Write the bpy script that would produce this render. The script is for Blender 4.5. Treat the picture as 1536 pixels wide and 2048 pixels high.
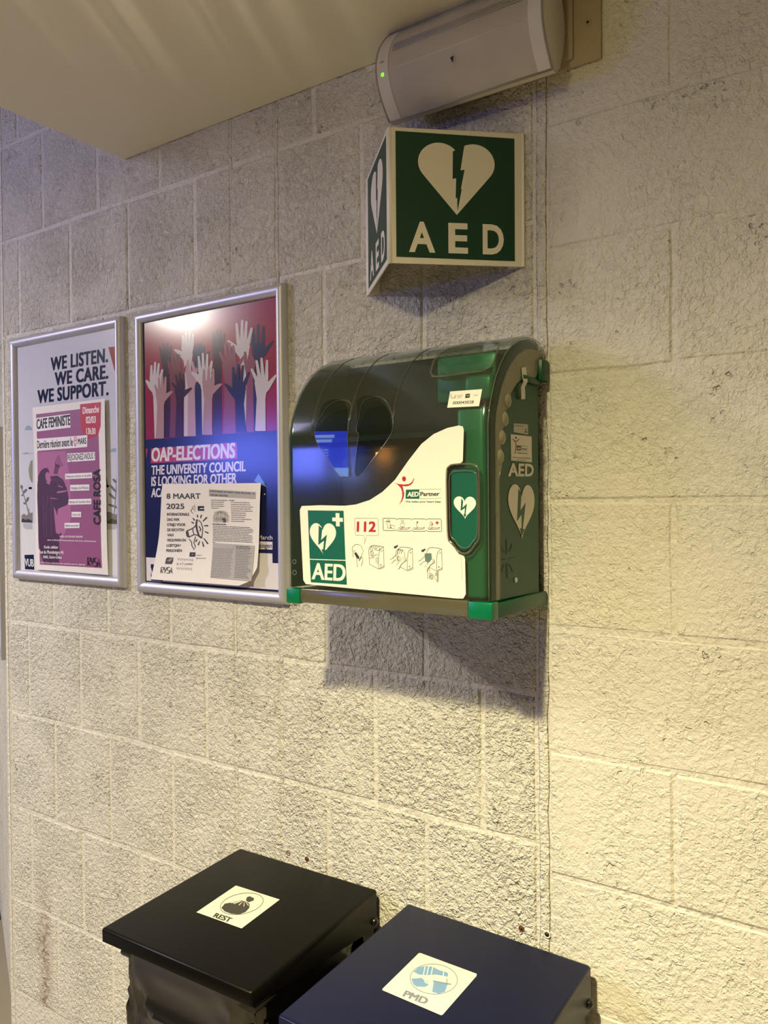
import bpy, bmesh, math, random
from mathutils import Vector, Matrix
from mathutils.geometry import tessellate_polygon
random.seed(7)
for o in list(bpy.data.objects): bpy.data.objects.remove(o)
scene = bpy.context.scene
COL = scene.collection

# ------------------------------------------------------------------ camera
FPX = 1576.813
CR = Vector((0.82863169, 0.559743099, -0.007562145))
CU = Vector((-0.001912529, 0.016339468, 0.999864673))
CF = Vector((-0.559790912, 0.82850509, -0.014609926))
CP = Vector((0.49679, -1.20347, 1.45))
cam = bpy.data.cameras.new('camera'); co = bpy.data.objects.new('camera', cam); COL.objects.link(co)
co.matrix_world = Matrix(((CR.x, CU.x, -CF.x, CP.x), (CR.y, CU.y, -CF.y, CP.y), (CR.z, CU.z, -CF.z, CP.z), (0, 0, 0, 1)))
cam.sensor_fit = 'VERTICAL'; cam.sensor_height = 32; cam.lens = 32 * FPX / 2048; cam.clip_start = .01
scene.camera = co

# ------------------------------------------------------------------ light and exposure
w = bpy.data.worlds.new('world'); scene.world = w; w.use_nodes = True
w.node_tree.nodes['Background'].inputs[0].default_value = (.80, .78, .72, 1)
w.node_tree.nodes['Background'].inputs[1].default_value = .03
vs = scene.view_settings
vs.view_transform = 'Standard'; vs.look = 'None'; vs.exposure = 0.7; vs.gamma = 1; vs.use_curve_mapping = False

def spot(name, loc, power, color, radius, n=3.0, aim=(0, 0, -1), base=.0):
    """Recessed downlight: emission falls off as cos^n around its axis."""
    l = bpy.data.lights.new(name, 'POINT'); l.energy = power; l.color = color; l.shadow_soft_size = radius
    l.use_nodes = True; nt = l.node_tree; em = nt.nodes.get('Emission')
    tc = nt.nodes.new('ShaderNodeTexCoord'); sp = nt.nodes.new('ShaderNodeSeparateXYZ')
    mx = nt.nodes.new('ShaderNodeMath'); mx.operation = 'MULTIPLY'; mx.inputs[1].default_value = -1
    cl = nt.nodes.new('ShaderNodeMath'); cl.operation = 'MAXIMUM'; cl.inputs[1].default_value = 0
    pw = nt.nodes.new('ShaderNodeMath'); pw.operation = 'POWER'; pw.inputs[1].default_value = n
    ad = nt.nodes.new('ShaderNodeMath'); ad.operation = 'ADD'; ad.inputs[1].default_value = base
    nt.links.new(tc.outputs['Normal'], sp.inputs[0]); nt.links.new(sp.outputs['Z'], mx.inputs[0]); nt.links.new(mx.outputs[0], cl.inputs[0])
    nt.links.new(cl.outputs[0], pw.inputs[0]); nt.links.new(pw.outputs[0], ad.inputs[0]); nt.links.new(ad.outputs[0], em.inputs['Strength'])
    o = bpy.data.objects.new(name, l); COL.objects.link(o); o.location = loc
    o.rotation_euler = Vector(aim).to_track_quat('-Z', 'Y').to_euler()
    return o
def area(name, loc, aim, power, color, sx, sy):
    l = bpy.data.lights.new(name, 'AREA'); l.shape = 'RECTANGLE'; l.size = sx; l.size_y = sy; l.energy = power; l.color = color
    o = bpy.data.objects.new(name, l); COL.objects.link(o); o.location = loc
    o.rotation_euler = (Vector(aim) - Vector(loc)).to_track_quat('-Z', 'Y').to_euler()
    return o
spot('downlight_main', (.03, -1.2, 2.235), 410, (1.0, .87, .52), .045, 3.6, base=.008)
spot('downlight_far', (-2.55, -1.5, 2.42), 260, (1.0, .93, .80), .07, 1.6)
def streaks(name, loc, power, color):
    """Added gobo lamp: striped emission throws thin fans of light up across the ceiling."""
    l = bpy.data.lights.new(name, 'POINT'); l.energy = power; l.color = color; l.shadow_soft_size = .004; l.use_nodes = True; nt = l.node_tree; em = nt.nodes.get('Emission')
    tc = nt.nodes.new('ShaderNodeTexCoord'); sp = nt.nodes.new('ShaderNodeSeparateXYZ'); nt.links.new(tc.outputs['Normal'], sp.inputs[0])
    dv = nt.nodes.new('ShaderNodeMath'); dv.operation = 'DIVIDE'; nt.links.new(sp.outputs['X'], dv.inputs[0]); nt.links.new(sp.outputs['Y'], dv.inputs[1])
    no = nt.nodes.new('ShaderNodeTexNoise'); no.noise_dimensions = '1D'; no.inputs['Scale'].default_value = 55; no.inputs['Detail'].default_value = 2; nt.links.new(dv.outputs[0], no.inputs['W'])
    m1 = nt.nodes.new('ShaderNodeMapRange'); m1.interpolation_type = 'SMOOTHSTEP'; m1.inputs[1].default_value = .44; m1.inputs[2].default_value = .68; m1.inputs[3].default_value = .05; nt.links.new(no.outputs[0], m1.inputs[0])
    m2 = nt.nodes.new('ShaderNodeMapRange'); m2.interpolation_type = 'SMOOTHSTEP'; m2.inputs[1].default_value = .313; m2.inputs[2].default_value = .350; nt.links.new(sp.outputs['Z'], m2.inputs[0])
    m = nt.nodes.new('ShaderNodeMath'); m.operation = 'MULTIPLY'; nt.links.new(m1.outputs[0], m.inputs[0]); nt.links.new(m2.outputs[0], m.inputs[1])
    m3 = nt.nodes.new('ShaderNodeMapRange'); m3.interpolation_type = 'SMOOTHSTEP'; m3.inputs[1].default_value = -.60; m3.inputs[2].default_value = -.55; nt.links.new(dv.outputs[0], m3.inputs[0])
    m4 = nt.nodes.new('ShaderNodeMapRange'); m4.interpolation_type = 'SMOOTHSTEP'; m4.inputs[1].default_value = -.30; m4.inputs[2].default_value = -.48; nt.links.new(dv.outputs[0], m4.inputs[0])
    m5 = nt.nodes.new('ShaderNodeMath'); m5.operation = 'MULTIPLY'; nt.links.new(m3.outputs[0], m5.inputs[0]); nt.links.new(m4.outputs[0], m5.inputs[1])
    m6 = nt.nodes.new('ShaderNodeMath'); m6.operation = 'MULTIPLY'; nt.links.new(m5.outputs[0], m6.inputs[0]); nt.links.new(m.outputs[0], m6.inputs[1])
    yy = nt.nodes.new('ShaderNodeMath'); yy.operation = 'LESS_THAN'; yy.inputs[1].default_value = .48; nt.links.new(sp.outputs['Z'], yy.inputs[0])
    m7 = nt.nodes.new('ShaderNodeMath'); m7.operation = 'MULTIPLY'; nt.links.new(m6.outputs[0], m7.inputs[0]); nt.links.new(yy.outputs[0], m7.inputs[1]); nt.links.new(m7.outputs[0], em.inputs['Strength'])
    o = bpy.data.objects.new(name, l); COL.objects.link(o); o.location = loc; return o
streaks('streak_gobo_lamp', (1.0, -3.4, 1.0), 230, (1.0, .92, .66))  # added unseen lamp for the ceiling streaks, stripes are in its emission
area('cool_area_far', (-2.9, -1.6, 2.75), (-1.3, 0, 2.0), 7.5, (.62, .60, 1.0), .9, .5)  # unseen bluish area light tinting the upper left wall

# ------------------------------------------------------------------ helpers
def lin(c):
    c = c / 255.0
    return c / 12.92 if c <= .04045 else ((c + .055) / 1.055) ** 2.4
def rgb(r, g, b): return (lin(r), lin(g), lin(b), 1)
_mats = {}
def M(name, c=None, rough=.5, metal=0, spec=.5, coat=0, noise=0, nscale=60):
    if name in _mats: return _mats[name]
    m = bpy.data.materials.new(name); m.use_nodes = True; nt = m.node_tree; b = nt.nodes['Principled BSDF']
    b.inputs['Base Color'].default_value = c; b.inputs['Roughness'].default_value = rough; b.inputs['Metallic'].default_value = metal
    b.inputs['Specular IOR Level'].default_value = spec; b.inputs['Coat Weight'].default_value = coat; b.inputs['Coat Roughness'].default_value = .08
    # procedural grain: faint mottling of colour and roughness
    n = nt.nodes.new('ShaderNodeTexNoise'); n.inputs['Scale'].default_value = nscale; n.inputs['Detail'].default_value = 4
    g = nt.nodes.new('ShaderNodeNewGeometry'); nt.links.new(g.outputs['Position'], n.inputs['Vector'])
    mr = nt.nodes.new('ShaderNodeMapRange'); mr.inputs[3].default_value = 1 - max(noise, .03); mr.inputs[4].default_value = 1 + max(noise, .03)
    nt.links.new(n.outputs['Fac'], mr.inputs[0])
    mx = nt.nodes.new('ShaderNodeVectorMath'); mx.operation = 'SCALE'; mx.inputs[0].default_value = c[:3]
    nt.links.new(mr.outputs[0], mx.inputs['Scale']); nt.links.new(mx.outputs[0], b.inputs['Base Color'])
    _mats[name] = m; return m
def clear(name, tint, rough, haze, haze_col, bump=0):
    """See-through plastic: tinted transparency + a little milky diffuse + gloss."""
    m = bpy.data.materials.new(name); m.use_nodes = True; nt = m.node_tree; nt.nodes.clear()
    out = nt.nodes.new('ShaderNodeOutputMaterial'); tr = nt.nodes.new('ShaderNodeBsdfTransparent'); tr.inputs[0].default_value = tint
    df = nt.nodes.new('ShaderNodeBsdfDiffuse'); df.inputs[0].default_value = haze_col
    gl = nt.nodes.new('ShaderNodeBsdfGlossy'); gl.inputs['Roughness'].default_value = rough; gl.inputs[0].default_value = (1, 1, 1, 1)
    n = nt.nodes.new('ShaderNodeTexNoise'); n.inputs['Scale'].default_value = 14; g = nt.nodes.new('ShaderNodeNewGeometry'); nt.links.new(g.outputs['Position'], n.inputs['Vector'])
    mr = nt.nodes.new('ShaderNodeMapRange'); mr.inputs[3].default_value = haze * .8; mr.inputs[4].default_value = haze * 1.2; nt.links.new(n.outputs['Fac'], mr.inputs[0])
    a = nt.nodes.new('ShaderNodeMixShader'); nt.links.new(mr.outputs[0], a.inputs[0]); nt.links.new(tr.outputs[0], a.inputs[1]); nt.links.new(df.outputs[0], a.inputs[2])
    lw_ = nt.nodes.new('ShaderNodeLayerWeight'); lw_.inputs[0].default_value = .5; pw = nt.nodes.new('ShaderNodeMath'); pw.operation = 'POWER'; pw.inputs[1].default_value = 5; nt.links.new(lw_.outputs['Facing'], pw.inputs[0])
    fr = nt.nodes.new('ShaderNodeMath'); fr.operation = 'MULTIPLY_ADD'; fr.inputs[1].default_value = .95; fr.inputs[2].default_value = .045; nt.links.new(pw.outputs[0], fr.inputs[0])
    b = nt.nodes.new('ShaderNodeMixShader'); nt.links.new(fr.outputs[0], b.inputs[0]); nt.links.new(a.outputs[0], b.inputs[1]); nt.links.new(gl.outputs[0], b.inputs[2])
    nt.links.new(b.outputs[0], out.inputs[0]); _mats[name] = m; return m

def link(name, me, parent=None, kind=None):
    o = bpy.data.objects.new(name, me); COL.objects.link(o)
    if parent is not None: o.parent = parent
    if kind: o['kind'] = kind
    return o
def thing(name, label, cat, loc=(0, 0, 0), group=None):
    o = bpy.data.objects.new(name, None); COL.objects.link(o); o.location = loc; o.empty_display_size = .02
    o['label'] = label; o['category'] = cat
    if group: o['group'] = group
    return o
def tag(o, label, cat, group=None):
    o['label'] = label; o['category'] = cat
    if group: o['group'] = group
    return o
def mesh(name, verts, faces, mat, parent=None, smooth=False, kind=None, off=None):
    me = bpy.data.meshes.new(name)
    if parent is not None and off is None: off = base_of(parent)
    if off is not None: verts = [Vector(v) - off for v in verts]
    me.from_pydata([tuple(v) for v in verts], [], faces)
    if mat: me.materials.append(mat)
    if smooth: me.polygons.foreach_set('use_smooth', [True] * len(me.polygons))
    bm = bmesh.new(); bm.from_mesh(me); bmesh.ops.recalc_face_normals(bm, faces=bm.faces); bm.to_mesh(me); bm.free()
    return link(name, me, parent, kind)
def base_of(o):
    v = Vector((0, 0, 0))
    while o is not None: v += o.location; o = o.parent
    return v
def box(name, p0, p1, mat, parent=None, bev=0, seg=2, kind=None, fn=None):
    bm = bmesh.new(); bmesh.ops.create_cube(bm, size=1)
    c = (Vector(p0) + Vector(p1)) / 2; s = Vector([abs(a - b) for a, b in zip(p0, p1)])
    for v in bm.verts: v.co = Vector((v.co.x * s.x, v.co.y * s.y, v.co.z * s.z)) + c
    if bev: bmesh.ops.bevel(bm, geom=list(bm.edges), offset=bev, segments=seg, affect='EDGES', profile=.5)
    off = base_of(parent) if parent is not None else Vector()
    for v in bm.verts: v.co = (fn(v.co) if fn else v.co) - off
    me = bpy.data.meshes.new(name); bm.to_mesh(me); bm.free(); me.materials.append(mat)
    if bev: me.polygons.foreach_set('use_smooth', [True] * len(me.polygons)); smooth_by_angle(me)
    return link(name, me, parent, kind)
def smooth_by_angle(me, ang=.6):
    bm = bmesh.new(); bm.from_mesh(me)
    for e in bm.edges:
        if len(e.link_faces) == 2 and e.calc_face_angle(0) > ang: e.smooth = False
    bm.to_mesh(me); bm.free()
def prism(name, poly, ext, mat, parent=None, bev=0, kind=None):
    """poly: list of 3D points (planar loop); ext: extrusion vector."""
    poly = [Vector(p) for p in poly]; e = Vector(ext); n = len(poly)
    tri = tessellate_polygon([poly])
    V = poly + [p + e for p in poly]
    F = [tuple(t) for t in tri] + [tuple(i + n for i in reversed(t)) for t in tri] + [(i, (i + 1) % n, (i + 1) % n + n, i + n) for i in range(n)]
    o = mesh(name, V, F, mat, parent, kind=kind)
    return o
def tube(name, pts, r, mat, parent=None, closed=False, n=8, kind=None, flat=None):
    pts = [Vector(p) for p in pts]; m = len(pts); V = []; F = []
    up = Vector((0, 1, 0))
    for i, p in enumerate(pts):
        a = pts[(i - 1) % m] if (closed or i > 0) else p; b = pts[(i + 1) % m] if (closed or i < m - 1) else p
        t = (b - a).normalized(); q = t.cross(up)
        if q.length < .05: q = t.cross(Vector((1, 0, 0)))
        q.normalize(); k = q.cross(t)
        for j in range(n):
            an = 2 * math.pi * j / n; V.append(p + (q * math.cos(an) + k * math.sin(an) * (flat or 1)) * r)
    R = m if closed else m - 1
    for i in range(R):
        for j in range(n):
            F.append((i * n + j, i * n + (j + 1) % n, ((i + 1) % m) * n + (j + 1) % n, ((i + 1) % m) * n + j))
    if not closed: F.append(tuple(range(n))); F.append(tuple((m - 1) * n + j for j in range(n)))
    return mesh(name, V, F, mat, parent, smooth=True, kind=kind)
def lathe(name, prof, c, axis, mat, parent=None, n=20):
    axis = Vector(axis).normalized(); a = axis.orthogonal().normalized(); b = axis.cross(a); V = []; F = []
    c = Vector(c)
    for (r, h) in prof:
        for j in range(n):
            t = 2 * math.pi * j / n; V.append(c + axis * h + (a * math.cos(t) + b * math.sin(t)) * max(r, 1e-5))
    for i in range(len(prof) - 1):
        for j in range(n): F.append((i * n + j, i * n + (j + 1) % n, (i + 1) * n + (j + 1) % n, (i + 1) * n + j))
    return mesh(name, V, F, mat, parent, smooth=True)
def ray(px, py): return CF + CR * ((px - 768) / FPX) - CU * ((py - 1024) / FPX)
def onplane(px, py, p0, n):
    d = ray(px, py); n = Vector(n); t = (Vector(p0) - CP).dot(n) / d.dot(n); return CP + d * t
def W(px, py, y=0.0): return onplane(px, py, (0, y, 0), (0, 1, 0))

# ---- text outlines from Blender's built-in font, normalised to cap height 1
_tc = {}
def glyphs(s, bold=0.0, space=1.0):
    k = (s, bold, space)
    if k in _tc: return _tc[k]
    def mk(t, b):
        cu = bpy.data.curves.new('t', 'FONT'); cu.body = t; cu.size = 1; cu.offset = b; cu.space_character = space; cu.resolution_u = 4
        ob = bpy.data.objects.new('t', cu); me = bpy.data.meshes.new_from_object(ob)
        v = [tuple(x.co[:2]) for x in me.vertices]; f = [tuple(p.vertices) for p in me.polygons]
        bpy.data.objects.remove(ob); bpy.data.curves.remove(cu); bpy.data.meshes.remove(me); return v, f
    if 'H' not in _tc: _tc['H'] = max(p[1] for p in mk('H', 0)[0])
    v, f = mk(s, bold); x0 = min(p[0] for p in v); x1 = max(p[0] for p in v); H = _tc['H']
    r = ([((p[0] - x0) / (x1 - x0), p[1] / H) for p in v], f, (x1 - x0) / H)
    _tc[k] = r; return r

class Art:
    """Flat print on a surface. inv(px,py)->(a,b) on the surface; put(a,b,d)->3D point lying d above it."""
    def __init__(s, inv, put, d0=.0003, step=.000006, dice=None):
        s.dice = dice
        s.inv = inv; s.put = put; s.V = []; s.F = []; s.mi = []; s.mats = []; s.k = 0; s.d0 = d0; s.step = step; s.o = (0, 0, 1)
    def view(s, ox, oy, sc): s.o = (ox, oy, sc); return s
    def q(s, p): return s.inv(s.o[0] + p[0] * s.o[2], s.o[1] + p[1] * s.o[2])
    def mat(s, m):
        if m not in s.mats: s.mats.append(m)
        return s.mats.index(m)
    def raw(s, ab, faces, m):
        d = s.d0 + s.k * s.step; s.k += 1; n = len(s.V); i = s.mat(m)
        if s.dice:                                   # cut along a grid so the print follows a curved sheet
            bm = bmesh.new(); vs_ = [bm.verts.new((p[0], p[1], 0)) for p in ab]
            for f in faces:
                try: bm.faces.new([vs_[j] for j in f])
                except ValueError: pass
            for ax, no in ((0, (1, 0, 0)), (1, (0, 1, 0))):
                lo = min(p[ax] for p in ab); hi = max(p[ax] for p in ab); k = math.floor(lo / s.dice) + 1
                while k * s.dice < hi:
                    co_ = [0, 0, 0]; co_[ax] = k * s.dice
                    bmesh.ops.bisect_plane(bm, geom=list(bm.verts) + list(bm.edges) + list(bm.faces), dist=1e-7, plane_co=co_, plane_no=no); k += 1
            bm.verts.index_update(); ab = [(v.co.x, v.co.y) for v in bm.verts]; faces = [tuple(v.index for v in f.verts) for f in bm.faces]; bm.free()
        s.V += [s.put(a, b, d) for a, b in ab]
        for f in faces: s.F.append(tuple(j + n for j in f)); s.mi.append(i)
    def ab(s, pts, m):
        t = tessellate_polygon([[Vector((a, b, 0)) for a, b in pts]]); s.raw(pts, [tuple(x) for x in t], m)
    def poly(s, pts, m): s.ab([s.q(p) for p in pts], m)
    def grid(s, quad, m, nx=6, ny=6):
        """quad TL,TR,BR,BL in px; subdivided so it follows a curved surface."""
        tl, tr, br, bl = [Vector(p) for p in quad]; P = []
        for j in range(ny + 1):
            for i in range(nx + 1):
                u = i / nx; v = j / ny; P.append(s.q(((tl * (1 - u) + tr * u) * (1 - v) + (bl * (1 - u) + br * u) * v)))
        s.raw(P, [(j * (nx + 1) + i, j * (nx + 1) + i + 1, (j + 1) * (nx + 1) + i + 1, (j + 1) * (nx + 1) + i) for j in range(ny) for i in range(nx)], m)
    def rect(s, x0, y0, x1, y1, m): s.poly([(x0, y0), (x1, y0), (x1, y1), (x0, y1)], m)
    def ell(s, cx, cy, rx, ry, m, rot=0, n=24):
        P = []
        for i in range(n):
            t = 2 * math.pi * i / n; x = rx * math.cos(t); y = ry * math.sin(t)
            P.append((cx + x * math.cos(rot) - y * math.sin(rot), cy + x * math.sin(rot) + y * math.cos(rot)))
        s.poly(P, m)
    def line(s, pts, wd, m, closed=False, taper=None, cap=False):
        if wd <= 3.2: wd *= 1.35
        pts = [Vector(p) for p in pts]; n = len(pts); L = []; R = []
        for i, p in enumerate(pts):
            a = pts[(i - 1) % n] if (closed or i > 0) else p; b = pts[(i + 1) % n] if (closed or i < n - 1) else p
            t = (b - a)
            t = t.normalized() if t.length > 1e-9 else Vector((1, 0)); q = Vector((-t.y, t.x))
            h = wd / 2 if taper is None else wd / 2 * (taper[0] + (taper[1] - taper[0]) * i / max(n - 1, 1))
            L.append(p + q * h); R.append(p - q * h)
        ring = n if closed else n - 1
        s.raw([s.q(p) for p in L + R], [(i, (i + 1) % n, (i + 1) % n + n, i + n) for i in range(ring)], m)
        if cap:
            s.ell(pts[0].x, pts[0].y, wd / 2 * (taper[0] if taper else 1), wd / 2 * (taper[0] if taper else 1), m, n=10)
            s.ell(pts[-1].x, pts[-1].y, wd / 2 * (taper[1] if taper else 1), wd / 2 * (taper[1] if taper else 1), m, n=10)
    def ring(s, cx, cy, rx, ry, wd, m, rot=0, n=32):
        s.line([(cx + rx * math.cos(2 * math.pi * i / n) * math.cos(rot) - ry * math.sin(2 * math.pi * i / n) * math.sin(rot),
                 cy + rx * math.cos(2 * math.pi * i / n) * math.sin(rot) + ry * math.sin(2 * math.pi * i / n) * math.cos(rot)) for i in range(n)], wd, m, True)
    def text(s, t, p0, p1, p2, m, bold=.0, space=1.0):
        """p0, p1 baseline ends, p2 top-left of a capital: full affine placement."""
        a0, b0 = s.q(p0); a1, b1 = s.q(p1); a2, b2 = s.q(p2); v, f, asp = glyphs(t, 0, space)
        H_ = math.hypot(a2 - a0, b2 - b0); L_ = math.hypot(a1 - a0, b1 - b0); k = bold * 1.5 * H_ / max(L_, 1e-9) * min(1, L_ / H_ / asp); ky = bold * .75
        for dx, dy in (((0, 0),) if bold <= 0 else ((-k, -ky), (k, -ky), (-k, ky), (k, ky), (0, ky), (0, -ky), (k, 0), (-k, 0))):
            s.raw([(a0 + (x + dx) * (a1 - a0) + (y + dy) * (a2 - a0), b0 + (x + dx) * (b1 - b0) + (y + dy) * (b2 - b0)) for x, y in v], f, m)
    def tline(s, t, x0, x1, yb, h, m, slope=0, bold=0, space=1.0):
        """text with baseline from (x0,yb) to (x1,yb+slope*(x1-x0)), cap height h"""
        s.text(t, (x0, yb), (x1, yb + slope * (x1 - x0)), (x0, yb - h), m, bold, space)
    def shape(s, norm, pc, m):
        """norm points (u right, v up in 0..1) laid in the quad pc = TL,TR,BR,BL px"""
        A = [Vector(s.q(p)) for p in pc]
        s.ab([tuple((A[3] * (1 - u) + A[2] * u) * (1 - v) + (A[0] * (1 - u) + A[1] * u) * v) for u, v in norm], m)
    def build(s, name, parent, rough_smooth=False):
        off = base_of(parent); me = bpy.data.meshes.new(name)
        me.from_pydata([tuple(Vector(v) - off) for v in s.V], [], s.F)
        for m in s.mats: me.materials.append(m)
        me.polygons.foreach_set('material_index', s.mi)
        return link(name, me, parent)

def heart_norm(n=40):
    P = []
    for i in range(n):
        t = 2 * math.pi * i / n
        P.append((16 * math.sin(t) ** 3, 13 * math.cos(t) - 5 * math.cos(2 * t) - 2 * math.cos(3 * t) - math.cos(4 * t)))
    x0, x1 = min(p[0] for p in P), max(p[0] for p in P); y0, y1 = min(p[1] for p in P), max(p[1] for p in P)
    return [((x - x0) / (x1 - x0), (y - y0) / (y1 - y0)) for x, y in P]
HEART = heart_norm()
def heart_round():
    """two circular lobes and straight flanks meeting in a point"""
    r = .275; cx, cy = .275, .725; B = (.5, 0.0); d = math.hypot(B[0] - cx, B[1] - cy)
    a0 = math.atan2(B[1] - cy, B[0] - cx); t0 = a0 - math.acos(r / d); P = []
    a_end = math.acos((.5 - cx) / r)
    t = t0
    st = t0 + 2 * math.pi if t0 < 0 else t0
    for i in range(21): a = a_end + (st - a_end) * i / 20; P.append((cx + r * math.cos(a), cy + r * math.sin(a)))
    L = P + [B]; Rr = [(1 - x, y) for x, y in reversed(P)]
    return L + Rr
HEART_R = heart_round()
BOLT = [(.36, .86), (.47, .80), (.435, .50), (.66, .60), (.60, .18), (.665, .20), (.53, .03), (.45, .24), (.52, .22), (.55, .50), (.335, .37)]

# ------------------------------------------------------------------ materials
def paint_wall():
    m = bpy.data.materials.new('painted_masonry'); m.use_nodes = True; nt = m.node_tree; b = nt.nodes['Principled BSDF']
    N = nt.nodes.new; L = nt.links.new
    g = N('ShaderNodeNewGeometry'); sx = N('ShaderNodeSeparateXYZ'); L(g.outputs['Position'], sx.inputs[0])
    def noise(sc, det, ro=.5, dist=0):
        n = N('ShaderNodeTexNoise'); n.inputs['Scale'].default_value = sc; n.inputs['Detail'].default_value = det; n.inputs['Roughness'].default_value = ro
        n.inputs['Distortion'].default_value = dist; L(g.outputs['Position'], n.inputs['Vector']); return n.outputs['Fac']
    def mr(i, a, b_, c, d):
        n = N('ShaderNodeMapRange'); L(i, n.inputs[0]); n.inputs[1].default_value = a; n.inputs[2].default_value = b_; n.inputs[3].default_value = c; n.inputs[4].default_value = d; return n.outputs[0]
    def ma(op, a, b_):
        n = N('ShaderNodeMath'); n.operation = op
        for i, v in enumerate((a, b_)):
            if isinstance(v, (int, float)): n.inputs[i].default_value = v
            else: L(v, n.inputs[i])
        return n.outputs[0]
    # coarse aggregate under thick paint: rounded lumps parted by narrow grooves
    wn = N('ShaderNodeTexNoise'); wn.inputs['Scale'].default_value = 90; wn.inputs['Detail'].default_value = 3; L(g.outputs['Position'], wn.inputs['Vector'])
    wv = N('ShaderNodeVectorMath'); wv.operation = 'MULTIPLY_ADD'; L(wn.outputs['Color'], wv.inputs[0]); wv.inputs[1].default_value = (.022, .022, .022); L(g.outputs['Position'], wv.inputs[2])
    ve = N('ShaderNodeTexVoronoi'); ve.feature = 'DISTANCE_TO_EDGE'; ve.inputs['Scale'].default_value = 112; L(wv.outputs[0], ve.inputs['Vector'])
    big = noise(9, 2); fine = noise(240, 3, .6, .3); patch = mr(noise(7, 3), .36, .62, .62, 1.15)
    lumps = ma('ADD', ma('MULTIPLY', ma('MULTIPLY', mr(ve.outputs['Distance'], 0, .30, 0, 1), mr(noise(60, 3), .40, .60, .0, 1.0)), .62), mr(noise(95, 3, .6, .5), .36, .62, 0, .95))
    rough_area = ma('MULTIPLY', mr(sx.outputs['X'], -.03, .02, 1.0, .45), patch)
    h = ma('MULTIPLY', ma('ADD', lumps, ma('MULTIPLY', fine, .55)), rough_area)
    # pits where aggregate has dropped out
    pv = N('ShaderNodeTexVoronoi'); pv.inputs['Scale'].default_value = 60; L(wv.outputs[0], pv.inputs['Vector'])
    pit = ma('MULTIPLY', mr(pv.outputs['Distance'], .10, .24, 1, 0), mr(noise(14, 3), .56, .66, 0, 1))
    h = ma('SUBTRACT', h, ma('MULTIPLY', ma('MULTIPLY', pit, rough_area), 3.0))
    h = ma('ADD', h, ma('MULTIPLY', big, .8))
    bp = N('ShaderNodeBump'); bp.inputs['Strength'].default_value = 1; bp.inputs['Distance'].default_value = .0034; L(h, bp.inputs['Height']); L(bp.outputs[0], b.inputs['Normal'])
    c = N('ShaderNodeMix'); c.data_type = 'RGBA'; c.inputs[6].default_value = rgb(228, 224, 208); c.inputs[7].default_value = rgb(219, 214, 196); L(noise(6, 5), c.inputs[0])
    # brown run stain low down by the corner
    dx = ma('ABSOLUTE', ma('ADD', ma('ADD', sx.outputs['X'], 1.405), ma('MULTIPLY', ma('SUBTRACT', noise(12, 4), .5), .06)), 0)
    st = ma('MULTIPLY', mr(dx, .0, .045, 1, 0), mr(sx.outputs['Z'], .30, .52, 1, 0)); st = ma('MULTIPLY', st, mr(noise(70, 3), .35, .65, .15, .9))
    c2 = N('ShaderNodeMix'); c2.data_type = 'RGBA'; L(st, c2.inputs[0]); L(c.outputs[2], c2.inputs[6]); c2.inputs[7].default_value = rgb(140, 105, 78)
    L(c2.outputs[2], b.inputs['Base Color']); b.inputs['Roughness'].default_value = .42; b.inputs['Specular IOR Level'].default_value = .45
    return m
WALL = paint_wall()
def mortar():
    m = bpy.data.materials.new('painted_mortar'); m.use_nodes = True; nt = m.node_tree; b = nt.nodes['Principled BSDF']
    b.inputs['Base Color'].default_value = rgb(222, 217, 200); b.inputs['Roughness'].default_value = .42
    g = nt.nodes.new('ShaderNodeNewGeometry'); n = nt.nodes.new('ShaderNodeTexNoise'); n.inputs['Scale'].default_value = 85; n.inputs['Detail'].default_value = 5; n.inputs['Distortion'].default_value = .6
    nt.links.new(g.outputs['Position'], n.inputs['Vector']); bp = nt.nodes.new('ShaderNodeBump'); bp.inputs['Distance'].default_value = .006
    nt.links.new(n.outputs['Fac'], bp.inputs['Height']); nt.links.new(bp.outputs[0], b.inputs['Normal']); return m
MORTAR = mortar()
CEIL = M('ceiling_paint', rgb(236, 229, 208), .38, noise=.03, nscale=3)
FLOOR = M('floor_vinyl', rgb(128, 120, 104), .4, noise=.1, nscale=5)
ALU = M('anodised_aluminium', rgb(206, 204, 210), .42, metal=.45, spec=.5)
GREEN = M('green_enclosure_plastic', rgb(6, 78, 46), .36, spec=.35, noise=.08, nscale=300)
GREEN_D = M('green_enclosure_inner', rgb(12, 50, 38), .4)
GREEN_B = M('green_metallic_inner', rgb(34, 138, 92), .35, metal=.2)
BRIGHTG = M('bright_green_plastic', rgb(0, 104, 64), .3)
BLACKP = M('device_black', rgb(16, 15, 15), .45)
LIDM = clear('smoked_clear_lid', (.62, .70, .66, 1), .11, .11, rgb(120, 116, 96))
FROST = clear('frosted_clear_flange', (.55, .60, .52, 1), .28, .60, rgb(178, 170, 138))
RIMM = clear('clear_rim', (.85, .86, .82, 1), .08, .22, rgb(150, 145, 125))
STK = M('sticker_white', rgb(236, 230, 210), .5)
PGREEN = M('print_green', rgb(10, 92, 62), .4)
SGREEN = M('sign_green', rgb(6, 60, 40), .45)
SWHITE = M('sign_white', rgb(240, 232, 215), .45)
DECALW = M('decal_white', rgb(235, 228, 215), .5)
DARKLINE = M('ink_dark_line', rgb(45, 52, 45), .5)
RED = M('ink_red', rgb(176, 32, 38), .45)
GREYLINE = M('ink_grey_line', rgb(120, 116, 108), .5)
BLACKMET = M('black_powder_coat', rgb(7, 6, 4), .38, spec=.15, noise=.08, nscale=400)
BLUEMET = M('navy_powder_coat', rgb(8, 14, 42), .34, spec=.22, noise=.05, nscale=400)
RIVET = M('black_rivet', rgb(22, 20, 18), .3)
BAG = M('black_bag_film', rgb(18, 17, 14), .24, spec=.7)
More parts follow.
